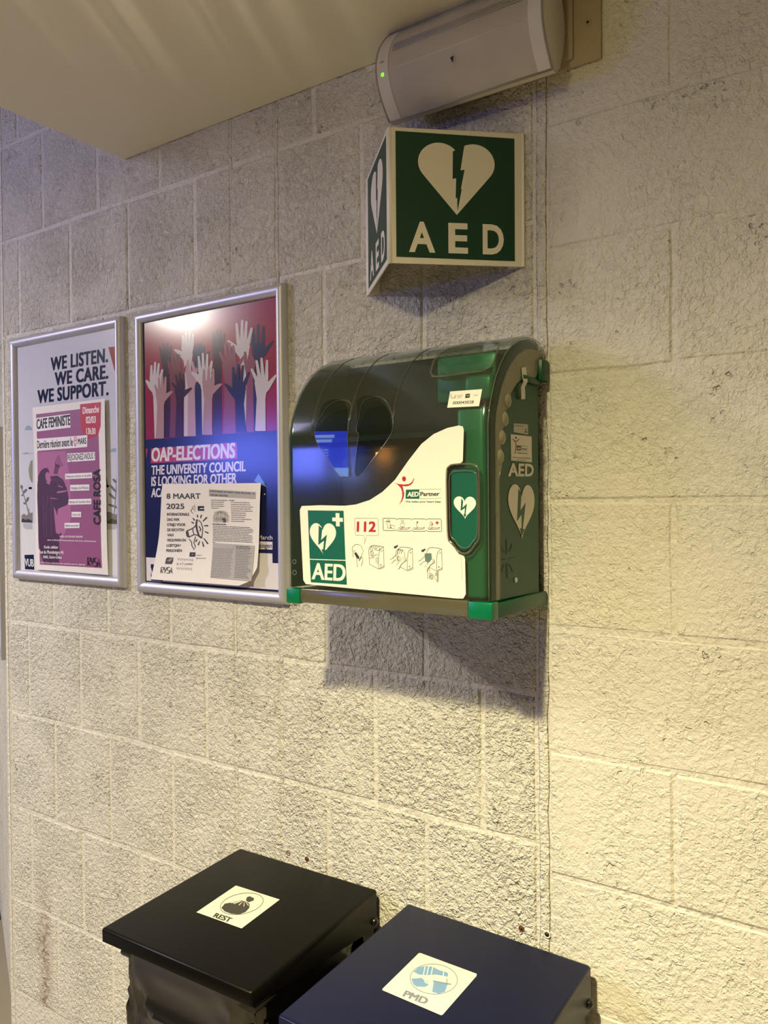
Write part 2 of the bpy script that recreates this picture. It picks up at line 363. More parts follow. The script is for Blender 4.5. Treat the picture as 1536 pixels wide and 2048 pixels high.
LUMI = M('luminaire_white', rgb(212, 205, 198), .5)
LUMIG = M('luminaire_grey_edge', rgb(150, 146, 138), .5)
PLATE = M('painted_plate', rgb(176, 160, 132), .5)
DARK = M('dark_recess', rgb(30, 26, 22), .6)
RUST = M('rusted_plug', rgb(104, 58, 40), .8, noise=.4, nscale=300)

# ------------------------------------------------------------------ setting
XC = -1.552
wall = box('wall_back', (XC - .02, .0018, -.02), (1.4, .16, 3.0), MORTAR, kind='structure')
_bc = {}
def block(x0, x1, z0, z1, y=0.0, ch=.0024):
    s = (round(x1 - x0, 3), round(z1 - z0, 3), random.randrange(3))
    if s not in _bc:
        w_, h_ = s[0] / 2, s[1] / 2; V = []; F = []; k = 3; ja = [random.uniform(-.0016, .0014) for _ in range(4 * k)]
        for ins, yy in ((0, .012), (0, ch), (ch * 1.6, 0)):
            cs_ = [(-w_ + ins, -h_ + ins), (w_ - ins, -h_ + ins), (w_ - ins, h_ - ins), (-w_ + ins, h_ - ins)]
            for c_ in range(4):
                p, q = cs_[c_], cs_[(c_ + 1) % 4]
                for i in range(k):
                    j = ja[c_ * k + i]; nx, nz = ((0, 1), (-1, 0), (0, -1), (1, 0))[c_]
                    V.append((p[0] + (q[0] - p[0]) * i / k + nx * j, yy, p[1] + (q[1] - p[1]) * i / k + nz * j))
        n = 4 * k
        for i in range(2):
            for j in range(n): F.append((i * n + j, i * n + (j + 1) % n, (i + 1) * n + (j + 1) % n, (i + 1) * n + j))
        F.append(tuple(range(2 * n, 3 * n)))
        me = bpy.data.meshes.new('block'); me.from_pydata(V, [], F); me.materials.append(WALL)
        bm = bmesh.new(); bm.from_mesh(me); bmesh.ops.recalc_face_normals(bm, faces=bm.faces); bm.faces.ensure_lookup_table()
        if bm.faces[-1].normal.y > 0: bmesh.ops.reverse_faces(bm, faces=bm.faces)
        bm.to_mesh(me); bm.free(); _bc[s] = me
    o = link('block', _bc[s], wall)
    o.location = ((x0 + x1) / 2, y, (z0 + z1) / 2)
    o.rotation_euler = (random.uniform(-.004, .004), random.uniform(-.0015, .0015), random.uniform(-.005, .005))
    return o
def course(xs, z0, z1, jx=.0032, jz=.003):
    for a, b in zip(xs, xs[1:]):
        if b - a < .02: continue
        block(a + jx * random.uniform(.7, 1.4), b - jx * random.uniform(.7, 1.4), z0 + jz * random.uniform(.7, 1.4), z1 - jz * random.uniform(.7, 1.4), random.uniform(-.0007, .0006))
lv = [.116, .371, .626, .884, 1.131, 1.387, 1.643, 1.899, 2.155, 2.41, 2.665]
for k, (z0, z1) in enumerate(zip(lv, lv[1:])):
    par = (k % 2 == 1)              # .371, .884, 1.387, 1.899
    ph = -.117 if par else -.229
    if z0 > 1.9: ph -= .022
    if z0 > 1.85 and z0 < 2: ph -= .02
    xs = [XC] + sorted([ph - .224 * i for i in range(0, 7) if ph - .224 * i > XC + .04]) + [-.016]
    xs = [x for x in xs if abs(x + .70) > .035 and abs(x + .572) > .02] + [-.70, -.572]
    xs = sorted(xs); course(xs, z0, z1)
rv = [.04, .24, .44, .641, .842, 1.043, 1.243, 1.447, 1.648, 1.85, 2.051, 2.252, 2.45, 2.65]
for k, (z0, z1) in enumerate(zip(rv, rv[1:])):
    par = z0 in (.44, .842, 1.243, 1.648, 2.051)
    xs = [.004, .2, .6, 1.0, 1.4] if par else [.004, .4, .8, 1.2, 1.4]
    course(xs, z0, z1, jx=.0025, jz=.0028)
# thick mortar fillet down the junction of the two wall lengths
rnd = random.Random(3)
pts = [(-.006 + rnd.uniform(-.002, .002), .001, .1 + i * .04) for i in range(64)]
tube('mortar_fillet', pts, .0085, WALL, wall, n=8, flat=.07)
for x in (-.70, -.572):
    tube('mortar_fillet', [(x + rnd.uniform(-.0015, .0015), .0018, .1 + i * .06) for i in range(43)], .0045, WALL, wall, n=6, flat=.12)

# return wall turning away beyond the corner
D2 = Vector((-.889, .457, 0)); N2 = Vector((-.457, -.889, 0))
c0 = Vector((XC, .001, 0))
def onret(a, z, d=0): return c0 + D2 * a + N2 * d + Vector((0, 0, z))
V = [onret(0, -.02), onret(1.6, -.02), onret(1.6, 3), onret(0, 3)]; V += [v - N2 * .14 for v in V]
wl = mesh('wall_left', V, [(0, 1, 2, 3), (7, 6, 5, 4), (0, 4, 5, 1), (1, 5, 6, 2), (2, 6, 7, 3), (3, 7, 4, 0)], WALL, kind='structure')
for k, (z0, z1) in enumerate(zip(lv, lv[1:])):
    for a0, a1 in ((.006, .20), (.206, .42), (.426, .64)):
        q = [onret(a0, z0 + .003, .001), onret(a1, z0 + .003, .001), onret(a1, z1 - .003, .001), onret(a0, z1 - .003, .001)]
        prism('block', q, N2 * .003, WALL, wl)
# room shell
box('floor', (-5, -6, -.1), (3.2, .3, 0), FLOOR, kind='structure')
box('ceiling', (-1.044, -6, 2.252), (3.2, .0, 2.55), CEIL, bev=.004, kind='structure')
box('upper_ceiling_1', (-5, -6, 2.95), (3.2, .3, 3.05), CEIL, kind='structure')  # higher ceiling slab of the room, out of view
RW = M('room_paint', rgb(96, 90, 80), .7)
box('wall_rear', (-5, -6.2, 0), (3.2, -6, 3.05), RW, kind='structure')
box('wall_right', (3.2, -6, 0), (3.4, .3, 3.05), RW, kind='structure')

# ------------------------------------------------------------------ plugs / holes in the wall
for i, (px, py, lab) in enumerate(((577, 1706, 'rusty screw hole behind the black bin lid, the one nearer the corner joint'), (614, 1718, 'rusty screw hole behind the black bin lid, lower of that pair'),
                                   (1043, 1857, 'rusty brown screw plug in the wall above the navy bin lid'), (1094, 1869, 'chipped dark hole in the wall above the navy bin lid'))):
    p = W(px, py); r = .0042 if i != 3 else .0052
    t = thing('wall_plug', lab, 'wall plug', p)
    lathe('rim', [(r * 1.25, -.001), (r * 1.25, .0008), (r, .0012), (r * .75, .0003)], p, (0, -1, 0), RUST if i != 3 else MORTAR, t, 14)
    lathe('plug', [(r * .8, -.001), (r * .8, .0004), (0, .0005)], p, (0, -1, 0), DARK if i == 3 else RUST, t, 12)
    lathe('hole', [(r * .35, 0), (r * .33, .0008), (0, .0008)], p, (0, -1, 0), DARK, t, 10)

# ------------------------------------------------------------------ framed posters
def flat_inv(y): return lambda px, py: (lambda p: (p.x, p.z))(W(px, py, y))
def flat_put(y): return lambda a, b, d: Vector((a, y - d, b))
RAILP = [(0, 0), (0, .009), (.003, .0145), (.009, .018), (.015, .0175), (.021, .0135), (.0235, .009), (.0235, .0)]   # (inset from outer edge, height off wall)
def framed(label, x0, x1, z0, z1, sheetmat):
    t = thing('framed_poster', label, 'framed poster', ((x0 + x1) / 2, 0, z0), 'snap frames on the block wall')
    cs = [Vector((x0, 0, z0)), Vector((x1, 0, z0)), Vector((x1, 0, z1)), Vector((x0, 0, z1))]
    for i in range(4):
        a, b = cs[i], cs[(i + 1) % 4]; d = (b - a).normalized(); inn = Vector((-d.z, 0, d.x)); V = []; F = []; n = len(RAILP)
        for (u, h) in RAILP: V.append(a + d * (u + .0003) + inn * u + Vector((0, -h, 0)))
        for (u, h) in RAILP: V.append(b - d * (u + .0003) + inn * u + Vector((0, -h, 0)))
        for j in range(n): F.append((j, (j + 1) % n, (j + 1) % n + n, j + n))
        F += [tuple(range(n)), tuple(range(2 * n - 1, n - 1, -1))]
        o = mesh('rail', V, F, ALU, t, smooth=True); smooth_by_angle(o.data, .9)
    box('backing_board', (x0 + .004, -.0055, z0 + .004), (x1 - .004, -.0005, z1 - .004), DARK, t)
    box('poster_sheet', (x0 + .012, -.0065, z0 + .012), (x1 - .012, -.0058, z1 - .012), sheetmat, t)
    return t
YS = -.0066
G = .2   # gloss of the clear cover over the prints
P1BG = M('poster_pale_lilac', rgb(214, 214, 224), G)
F1 = (-1.509, -1.048, 1.249, 1.887)
fp1 = framed('silver framed pale poster reading WE LISTEN. WE CARE. WE SUPPORT.', *F1, P1BG)
NAVYT = M('ink_navy_title', rgb(36, 40, 72), G); BRICK = M('ink_brick_red', rgb(158, 70, 70), G)
CLOUD = M('ink_cloud_blue', rgb(160, 176, 196), G); LEAF = M('ink_grey_leaf', rgb(118, 124, 122), G); HILL = M('ink_hill_grey', rgb(138, 134, 132), G)
SAGE = M('ink_sage', rgb(150, 152, 134), G); DKG = M('ink_dark_bush', rgb(72, 74, 76), G); PALEG = M('ink_pale_grey', rgb(188, 190, 196), G); WH1 = M('poster_white', rgb(226, 226, 228), G)
BLK1 = M('ink_black_gloss', rgb(22, 20, 26), G)
a = Art(flat_inv(YS), flat_put(YS), .0002)
a.view(0, 600, .29297)
a.poly([(740, 322), (806, 318), (806, 570)], BRICK)
a.view(40, 680, .13672)
a.tline('WE LISTEN.', 455, 1280, 445, 182, NAVYT, -.155, .042, 1.08)
a.tline('WE CARE.', 515, 1285, 662, 182, NAVYT, -.135, .042, 1.08)
a.tline('WE SUPPORT.', 262, 1288, 922, 182, NAVYT, -.118, .042, 1.08)
a.view(0, 600, .29297)
for cx, cy, rx, ry in ((195, 888, 26, 32), (180, 1050, 22, 10), (785, 1035, 36, 24)):
    a.poly([(cx - rx + 2 * rx * i / 12, cy - ry * math.sin(math.pi * i / 12) ** .6) for i in range(13)], CLOUD)
a.line([(150, 1052), (225, 1047)], 2, CLOUD); a.line([(730, 1036), (806, 1034)], 2, CLOUD)
a.poly([(212, 1095), (203, 1120), (195, 1160), (203, 1215), (216, 1245), (222, 1245), (222, 1095)], SAGE)
a.rect(196, 1277, 218, 1291, BLK1); a.rect(706, 1264, 744, 1278, BLK1); a.line([(712, 1145), (735, 1266)], 3, BLK1); a.line([(712, 1145), (716, 1266)], 3, BLK1); a.line([(706, 1146), (726, 1143)], 5, BLK1); a.line([(716, 1240), (732, 1240)], 3, BLK1)
# leafy sprigs
def sprig(stem, leaves, lw=16, m=LEAF):
    a.line(stem, 3, m)
    for (x, y, x2, y2) in leaves:
        mx, my = (x + x2) / 2, (y + y2) / 2; dx, dy = x2 - x, y2 - y; L = math.hypot(dx, dy); a.ell(mx, my, L / 2, lw / 2, m, math.atan2(dy, dx), 14)
sprig([(780, 1470), (790, 1330), (800, 1180)], [(784, 1400), ][:0] + [(784, 1410, 738, 1395), (786, 1360, 742, 1318), (790, 1310, 752, 1262), (796, 1250, 770, 1220), (785, 1412, 808, 1418), (798, 1250, 806, 1190)])
sprig([(200, 1480), (180, 1390), (150, 1290)], [(178, 1380, 196, 1345), (180, 1390, 160, 1385), (158, 1320, 184, 1290), (156, 1335, 148, 1330), (150, 1290, 146, 1262)])
a.line([(205, 1480), (196, 1420)], 2, LEAF)
a.poly([(148, 1470), (165, 1458), (180, 1472), (200, 1456), (222, 1450), (222, 1522), (148, 1518)], HILL)
a.poly([(730, 1445), (760, 1450), (785, 1468), (808, 1450), (810, 1530), (730, 1525)], HILL)
a.poly([(148, 1500), (160, 1492), (175, 1500), (195, 1494), (218, 1506), (222, 1522), (148, 1518)], DKG)
a.poly([(735, 1510), (765, 1490), (790, 1502), (810, 1495), (810, 1530), (735, 1526)], M('ink_olive_bush', rgb(96, 94, 76), G))
a.poly([(146, 1518), (236, 1522), (812, 1530), (816, 1884), (154, 1842)], WH1)
a.poly([(158, 1522), (222, 1524), (224, 1566), (176, 1564), (160, 1548)], PALEG); a.poly([(730, 1530), (806, 1530), (800, 1560), (780, 1568), (734, 1566)], PALEG)
a.poly([(168, 1740), (232, 1738), (236, 1842), (172, 1838)], NAVYT)
a.text('VUB', (172, 1815), (231, 1820), (170, 1766), WH1, .03)
a.build('print', fp1)
# red/purple A3 flyer taped over it
def flyer_surface(y0, cx, z0, z1, curlx=0, x0=0, x1=1, lowcurl=0):
    def f(a_, b_):
        u = (a_ - x0) / (x1 - x0); v = (b_ - z0) / (z1 - z0); u = min(max(u, -.05), 1.05); v = min(max(v, -.05), 1.05)
        return y0 - curlx * max(0, u - .55) ** 2 * (.6 + .8 * math.sin(v * math.pi)) - lowcurl * max(0, .5 - v) ** 2 - .0012 * math.sin(v * 7 + 1)
    return f
def flyer(label, corners, y, surf, mat, nx=16, ny=16, name='flyer', edge=None):
    A = [W(px, py, y) for px, py in corners]; V = []; F = []
    t0 = A[3].copy()
    for j in range(ny + 1):
        for i in range(nx + 1):
            u = i / nx; v = j / ny; p = (A[0] * (1 - u) + A[1] * u) * (1 - v) + (A[3] * (1 - u) + A[2] * u) * v
            if edge: p = edge(p, u, v)
            V.append(Vector((p.x, surf(p.x, p.z), p.z)))
    m = len(V); V += [v + Vector((0, .00012, 0)) for v in V]
    for j in range(ny):
        for i in range(nx):
            k = j * (nx + 1) + i; F.append((k, k + 1, k + nx + 2, k + nx + 1)); F.append((m + k + nx + 1, m + k + nx + 2, m + k + 1, m + k))
    me = bpy.data.meshes.new(name); me.from_pydata([tuple(v) for v in V], [], F); me.materials.append(mat); me.polygons.foreach_set('use_smooth', [True] * len(F))
    o = link(name, me); return o
PAPER = M('paper_warm_white', rgb(236, 230, 224), .55)
sf1 = flyer_surface(-.0105, 0, 1.278, 1.698, .022, -1.404, -1.100)
fl1 = flyer('x', [(65, 815), (211, 797), (218, 1150), (72, 1139)], -.012, sf1, PAPER)
tag(fl1, 'purple and red paper flyer reading CAFE FEMINISTE over the left framed poster', 'flyer')
a = Art(flat_inv(-.012), lambda x, z, d: Vector((x, sf1(x, z) - d, z)), .0002, dice=.015)
MAG = M('ink_magenta_purple', rgb(150, 84, 128), .5); MAG2 = M('ink_pink_purple', rgb(176, 104, 150), .5); PLUM = M('ink_dark_plum', rgb(72, 36, 66), .5); PLUM2 = M('ink_mid_plum', rgb(104, 56, 92), .5)
CRIM = M('ink_crimson', rgb(186, 36, 62), .5); WHP = M('ink_paper_white', rgb(240, 234, 236), .5); BLK = M('ink_black', rgb(20, 18, 20), .5)
a.view(0, 600, .29297)
a.grid([(246, 780), (672, 730), (700, 1830), (272, 1806)], MAG, 10, 10)
# lighter wash in the middle of the picture
a.poly([(250, 1040), (440, 1030), (470, 1200), (480, 1500), (420, 1640), (262, 1700), (252, 1300)], MAG2)
# woman with a megaphone
a.poly([(248, 1340), (250, 1240), (262, 1200), (290, 1160), (322, 1140), (300, 1190), (296, 1240), (330, 1275), (345, 1240), (335, 1200), (360, 1180), (385, 1195), (430, 1235), (455, 1300), (466, 1370), (452, 1400), (392, 1425), (386, 1480),
        (400, 1560), (420, 1600), (402, 1640), (405, 1700), (402, 1805), (300, 1800), (272, 1720), (262, 1640), (256, 1500)], PLUM)
a.ell(292, 1206, 36, 62, PLUM, .35); a.poly([(248, 1260), (262, 1215), (330, 1262), (352, 1205), (400, 1225), (380, 1330), (252, 1340)], PLUM); a.ell(321, 1208, 17, 34, MAG2, -.12)
a.poly([(360, 1185), (372, 1120), (398, 1140), (386, 1190)], PLUM2); a.poly([(368, 1110), (385, 1068), (402, 1055), (412, 1100), (430, 1130), (400, 1140)], MAG); a.poly([(368, 1105), (378, 1120), (405, 1130), (400, 1145), (372, 1130)], PLUM)
a.poly([(362, 1410), (378, 1440), (400, 1520), (418, 1580), (404, 1600), (380, 1590), (370, 1500)], MAG2)
for sx_, ex in ((290, 300), (320, 318), (345, 352)): a.line([(sx_, 1330), (ex - 8, 1450), (ex, 1620)], 4, PLUM2)
for i in range(7): a.line([(345 + i * 12, 1235 + (i % 2) * 6), (352 + i * 12, 1215 + i * 4)], 6, PLUM2)
a.poly([(248, 806), (478, 776), (480, 870), (250, 898)], WHP)
a.text('CAFE FEMINISTE', (251, 880), (477, 851), (251, 816), BLK, .045)
a.poly([(547, 712), (694, 697), (692, 860), (676, 910), (648, 938), (610, 948), (580, 932), (556, 886), (548, 840)], CRIM)
a.text('Dimanche', (566, 777), (680, 766), (566, 733), WHP, .03); a.text('02/03', (588, 842), (657, 838), (588, 798), WHP, .03); a.text('13h30', (590, 915), (655, 916), (590, 875), WHP, .03)
a.poly([(247, 948), (597, 922), (594, 1003), (249, 1030)], WHP)
a.text('Dernière réunion avant le', (252, 1013), (494, 994), (252, 962), BLK, .03); a.text('MARS', (530, 985), (588, 980), (530, 946), BLK, .03)
a.ring(513, 947, 7, 13, 3, CRIM); a.ring(511, 972, 9, 13, 3, CRIM); a.line([(511, 985), (511, 999)], 3, CRIM); a.line([(504, 994), (518, 993)], 3, CRIM)
a.poly([(455, 1048), (651, 1037), (652, 1094), (456, 1106)], WHP); a.text('REJOIGNEZ-NOUS !', (459, 1094), (648, 1083), (459, 1055), BLK, .015)
for (x0, y0, x1, y1, s, dd) in ((440, 1186, 628, 1223, 'Violences sexistes et sexuelles', -8), (475, 1262, 608, 1303, 'Attaques de l\'Arizona', -3), (464, 1360, 624, 1398, 'Montée de l\'extrême droite', -4), (486, 1446, 552, 1482, 'Génocide', 0), (440, 1522, 542, 1558, '#Balancetonbar', -2)):
    a.poly([(x0, y0), (x1, y0 + dd), (x1, y1 + dd), (x0, y1)], WHP)
    a.text(s, (x0 + 5, y1 - 10), (x1 - 5, y1 - 10 + dd), (x0 + 5, y0 + 11), DARKLINE, .01)
a.text('8 MARS, ON S\'ORGANISE, REJOIGNEZ', (408, 1620), (566, 1622), (408, 1608), WHP, .02)
a.text('pour un féminisme intersectionnel, antiraciste, révolutionnaire', (326, 1642), (660, 1652), (326, 1632), WHP, .02)
a.text('Koda cafebar', (303, 1695), (399, 1697), (303, 1676), WHP, .02); a.text('Rue du Monténégro 44,', (270, 1730), (438, 1734), (270, 1708), WHP, .02); a.text('1060, Saint-Gilles', (296, 1762), (424, 1766), (296, 1744), WHP, .02)
a.text('Suivi d\'une confection de matériel avec le collectif', (282, 1796), (583, 1812), (282, 1786), WHP, .02)
def rasa(a, x0, y0, x1, y1, dy, m, wd):
    h = y1 - y0; w_ = (x1 - x0) / 4.3
    def P(i, u, v): return (x0 + (x1 - x0) * i / 4 + u * w_ * .88, y0 + v * h + dy * (i + u) / 4)
    a.line([P(0, 0, 1), P(0, .0, 0), P(0, .9, 0), P(0, .9, .45), P(0, .1, .5), P(0, .9, 1)], wd, m)
    a.line([P(1, 0, 0), P(1, .5, 1.05), P(1, 1, 0)], wd, m); a.line([P(1, .2, .45), P(1, .8, .45)], wd, m)
    a.line([P(2, 1, 0), P(2, .1, 0), P(2, .1, .5), P(2, 1, .5), P(2, 1, 1), P(2, 0, 1)], wd, m)
    a.line([P(3, 0, 1), P(3, .5, 0), P(3, 1, 1)], wd, m); a.line([P(3, .2, .65), P(3, .8, .65)], wd, m)
rasa(a, 602, 1757, 692, 1812, 8, BLK, 6)
a.text('CAFE ROSA', (693, 1532), (687, 1156), (643, 1530), BLK, .03)
a.build('print', fl1)

# second poster
P2BG = M('poster_navy', rgb(34, 38, 78), .17); G2 = .17
F2 = (-1.000, -.5435, 1.243, 1.8845)
fp2 = framed('silver framed red and navy OAP-ELECTIONS poster with raised hands', *F2, P2BG)
CR2 = M('ink_poster_crimson', rgb(150, 40, 58), G2); W2 = M('ink_poster_white', rgb(226, 220, 226), G2)
LT = M('hand_pale', rgb(206, 196, 196), G2); BG_ = M('hand_beige', rgb(176, 138, 136), G2); MV = M('hand_mauve', rgb(140, 80, 92), G2); DR = M('hand_dark_brown', rgb(62, 34, 42), G2)
NV = M('hand_navy', rgb(40, 42, 76), G2); RB = M('hand_reddish_brown', rgb(122, 66, 70), G2); PK = M('hand_pink_beige', rgb(188, 152, 160), G2); LBX = M('ink_label_red', rgb(176, 66, 76), G2)
a = Art(flat_inv(YS), flat_put(YS), .0002, .000004)
a.view(260, 540, .22135)
a.poly([(130, 500), (1340, 240), (1352, 1448), (145, 1534)], CR2)
def hand(palm, tips, thumb, bottom, m, wp=52, fw=30, armw=74):
    px, py = palm
    a.ell(px, py, wp, wp * 1.05, m, n=18)
    n = len(tips)
    for i, (tx, ty) in enumerate(tips):
        bx = px + (i - (n - 1) / 2) * wp * 1.5 / max(n - 1, 1); by = py - wp * .55
        a.line([(bx, by), ((bx + tx) / 2, (by + ty) / 2), (tx, ty)], fw, m, taper=(1.1, .68), cap=True)
    if thumb:
        sx_ = 1 if thumb[0] > px else -1
        a.poly([(px + sx_ * wp * .35, py - wp * .1), (px + sx_ * wp * .9, py - wp * .1), (thumb[0] - sx_ * 6, thumb[1] - 9), (thumb[0] + sx_ * 6, thumb[1] + 2), (px + sx_ * wp * 1.15, py + wp * .95), (px + sx_ * wp * .45, py + wp * 1.75)], m)
    hw = armw / 2; bx, by = bottom
    a.poly([(px - wp * .95, py + wp * .2), (px + wp * .95, py + wp * .2), (px + hw * .82 + (bx - px) * .3, py + wp * 2.3), (bx + hw, by), (bx - hw, by), (px - hw * .82 + (bx - px) * .3, py + wp * 2.3)], m)
hand((325, 790), [(272, 700), (305, 670), (340, 665), (372, 690)], None, (335, 1515), DR)
hand((520, 740), [(482, 600), (508, 570), (540, 565), (570, 585)], (402, 722), (525, 1502), LT)
hand((620, 780), [(585, 690), (610, 672), (640, 670), (670, 690)], (720, 740), (625, 1498), NV, armw=90)
hand((795, 720), [(752, 570), (785, 545), (818, 545), (848, 575)], None, (790, 1485), DR, armw=86)
hand((1160, 720), [(1112, 535), (1158, 498), (1206, 518)], (1296, 645), (1115, 1465), NV, 56, 34)
hand((1025, 690), [(966, 490), (1016, 460), (1054, 470), (1100, 530)], (886, 640), (1050, 1465), LT, 60, 32)
hand((410, 950), [(350, 832), (385, 765), (416, 755), (444, 770)], (516, 862), (395, 1512), RB)
hand((555, 960), [(524, 822), (562, 832)], (606, 886), (560, 1502), PK, 48, 32)
hand((900, 860), [(816, 750), (862, 680), (898, 665), (934, 690)], (1034, 780), (905, 1480), MV, 64, 34, 108)
hand((1085, 860), [(1042, 748), (1086, 760)], None, (1085, 1465), MV, 50, 34)
hand((235, 1020), [(196, 868), (230, 838), (262, 850), (294, 905)], (146, 1000), (262, 1522), LT, 54, 28)
hand((282, 1120), [(230, 1045), (264, 980), (296, 960), (324, 972)], (384, 1100), (272, 1520), BG_, 48, 26)
hand((452, 1090), [(386, 1025), (418, 952), (452, 932), (486, 945)], (560, 1070), (446, 1508), DR, 46, 26, 70)
hand((680, 950), [(624, 786), (662, 758), (702, 768), (742, 830)], (560, 928), (702, 1488), LT, 60, 30, 92)
hand((712, 1050), [(606, 890), (672, 905), (716, 885), (756, 900)][1:], (832, 1032), (702, 1486), BG_, 54, 30, 88)
hand((988, 1070), [(936, 886), (980, 858), (1022, 870), (1076, 932)], (860, 1032), (1010, 1466), NV, 62, 32, 88)
hand((1190, 1020), [(1104, 900), (1148, 825), (1192, 802), (1242, 822)], (1328, 950), (1182, 1454), LT, 62, 32, 96)
a.view(260, 860, .22135)
a.poly([(145, 88), (1352, 2), (1362, 1205), (150, 1152)], P2BG)
a.poly([(146, 170), (165, 168), (148, 262)], BRICK if False else LBX)
a.poly([(192, 168), (968, 112), (972, 260), (192, 302)], LBX)
a.text('OAP-ELECTIONS', (200, 284), (948, 248), (203, 166), W2, .04)
a.text('THE UNIVERSITY COUNCIL', (198, 404), (1046, 370), (200, 324), W2, .035); a.text('IS LOOKING FOR OTHER', (198, 505), (964, 478), (200, 425), W2, .035); a.text('ACADEMIC COLLEAGUES', (198, 606), (900, 590), (200, 530), W2, .035)
a.poly([(1165, 398), (1244, 520), (1215, 505), (1180, 490), (1124, 462)], M('ink_light_blue', rgb(110, 150, 220), G2)); a.ell(1220, 580, 6, 7, W2)
a.text('4 - 6 March', (1045, 986), (1290, 990), (1045, 950), W2, .01)
a.poly([(1100, 1002), (1291, 1010), (1291, 1080), (1100, 1074)], W2); a.text('verkiezingen', (1060, 1064), (1284, 1066), (1060, 1022), P2BG, .02)
a.poly([(150, 1150), (1362, 1205), (1364, 1446), (154, 1360)], W2)
a.poly([(1110, 1108), (1290, 1116), (1292, 1210), (1292, 1440), (1110, 1420)], W2)
a.poly([(192, 1212), (300, 1216), (302, 1368), (194, 1360)], P2BG); a.text('VUB', (190, 1325), (294, 1330), (188, 1248), W2, .03)
a.build('print', fp2)
# A4 landscape flyer, lower right corner lifting
sf2 = flyer_surface(-.0105, 0, 1.277, 1.490, .030, -.925, -.612, .045)
fl2 = flyer('x', [(323, 968), (523, 966), (519, 1173), (308, 1158)], -.014, sf2, PAPER, 20, 16,
            edge=lambda p, u, v: p + Vector((-.020 * max(0, u - .85) / .15 * max(0, v - .82) / .18, 0, .010 * max(0, u - .85) / .15 * max(0, v - .82) / .18)))
tag(fl2, 'white printed flyer reading 8 MAART 2025 over the elections poster', 'flyer')
a = Art(flat_inv(-.014), lambda x, z, d: Vector((x, sf2(x, z) - d, z)), .0003, .000002, dice=.0125)
INK = M('ink_soft_black', rgb(58, 54, 56), .55); GR = M('ink_grey_box', rgb(176, 172, 168), .55); TXT = M('ink_grey_text', rgb(128, 124, 122), .55)
a.view(310, 950, .10256)
a.tline('8 MAART', 212, 868, 462, 98, INK, 0, .035, 1.02); a.tline('2025', 204, 546, 660, 98, INK, 0, .035)
for i, (s_, x1) in enumerate((('INTERNATIONALE', 640), ('DAG VAN', 438), ('STRIJD VOOR', 562), ('DE RECHTEN', 534), ('VAN', 330), ('VROUWEN EN', 574), ('LGBTQIA+', 486), ('PERSONEN', 512))):
    a.tline(s_, 210, x1, 794 + i * 101, 52, BLK, 0, .03)
# megaphone
a.line([(790, 880), (775, 960), (790, 1080), (830, 1190), (880, 1225)], 34, INK, cap=True); a.line([(820, 880), (870, 930), (900, 1040), (895, 1150), (880, 1225)], 16, INK)
a.line([(780, 960), (745, 1010), (700, 1045), (590, 1090)], 20, INK); a.line([(850, 1215), (790, 1170), (730, 1165), (625, 1215)], 20, INK); a.line([(705, 1045), (712, 1110), (735, 1165)], 16, INK)
a.poly([(575, 1095), (610, 1085), (625, 1130), (640, 1200), (610, 1222), (585, 1190), (572, 1130)], INK)
a.line([(640, 1250), (690, 1310), (700, 1380), (750, 1460), (770, 1400), (735, 1320), (760, 1200)], 16, INK); a.line([(830, 1000), (860, 1060), (845, 1100)], 22, INK)
for (x0, y0, x1, y1) in ((800, 780, 805, 830), (880, 780, 860, 845), (985, 825, 905, 905), (1005, 990, 925, 990), (1010, 1135, 940, 1100), (1010, 1345, 925, 1235), (930, 1400, 900, 1300), (820, 1370, 850, 1290), (770, 1305, 795, 1250), (745, 885, 710, 840), (725, 940, 680, 918)):
    a.line([(x0, y0), (x1, y1)], 30, INK, taper=(1, .55))
a.line([(680, 690), (705, 650), (745, 690)], 9, INK); a.line([(670, 685), (690, 725), (720, 755)], 9, INK)
for (x0, y0, x1, y1) in ((720, 600, 728, 640), (755, 580, 742, 630), (775, 625, 748, 650), (778, 715, 750, 700), (700, 620, 710, 650), (775, 660, 750, 668)): a.line([(x0, y0), (x1, y1)], 6, INK)
for (x, y, sx_) in ((812, 606, 1), (670, 1508, .92)):
    a.rect(x, y, x + 122 * sx_, y + 92 * sx_, BLK); a.poly([(x + 30 * sx_, y + 62 * sx_), (x + 60 * sx_, y + 36 * sx_), (x + 125 * sx_, y + 42 * sx_), (x + 125 * sx_, y + 56 * sx_), (x + 70 * sx_, y + 56 * sx_)], PAPER)
a.tline('Instagram', 805, 905, 1572, 22, TXT, 0, .02); a.tline('@rosavzw.be', 805, 990, 1632, 24, TXT, 0, .02)
a.poly([(240, 1605), (365, 1608), (362, 1690), (345, 1735), (215, 1732), (222, 1640)], INK); a.line([(225, 1722), (362, 1625)], 10, PAPER); a.line([(215, 1700), (345, 1606)], 5, PAPER)
rasa(a, 155, 1795, 385, 1905, 6, BLK, 16)
for y in (1640, 1815):
    a.line([(450 + i * 20, y + (22 if i % 2 else -22) + i) for i in range(16)], 8, BLK)
a.tline('3u → 7 u protest', 440, 750, 1752, 46, BLK, 0, .0)
a.view(410, 950, .11715)
a.poly([(55, 245), (880, 290), (878, 408), (56, 362)], GR)
a.text('KOM 8 MAART OP STRAAT VOOR VROUWEN- EN', (78, 288), (856, 334), (78, 262), BLK, .05); a.text('LGBTQIA+-RECHTEN', (78, 352), (378, 368), (78, 326), BLK, .05)
rr = random.Random(5)
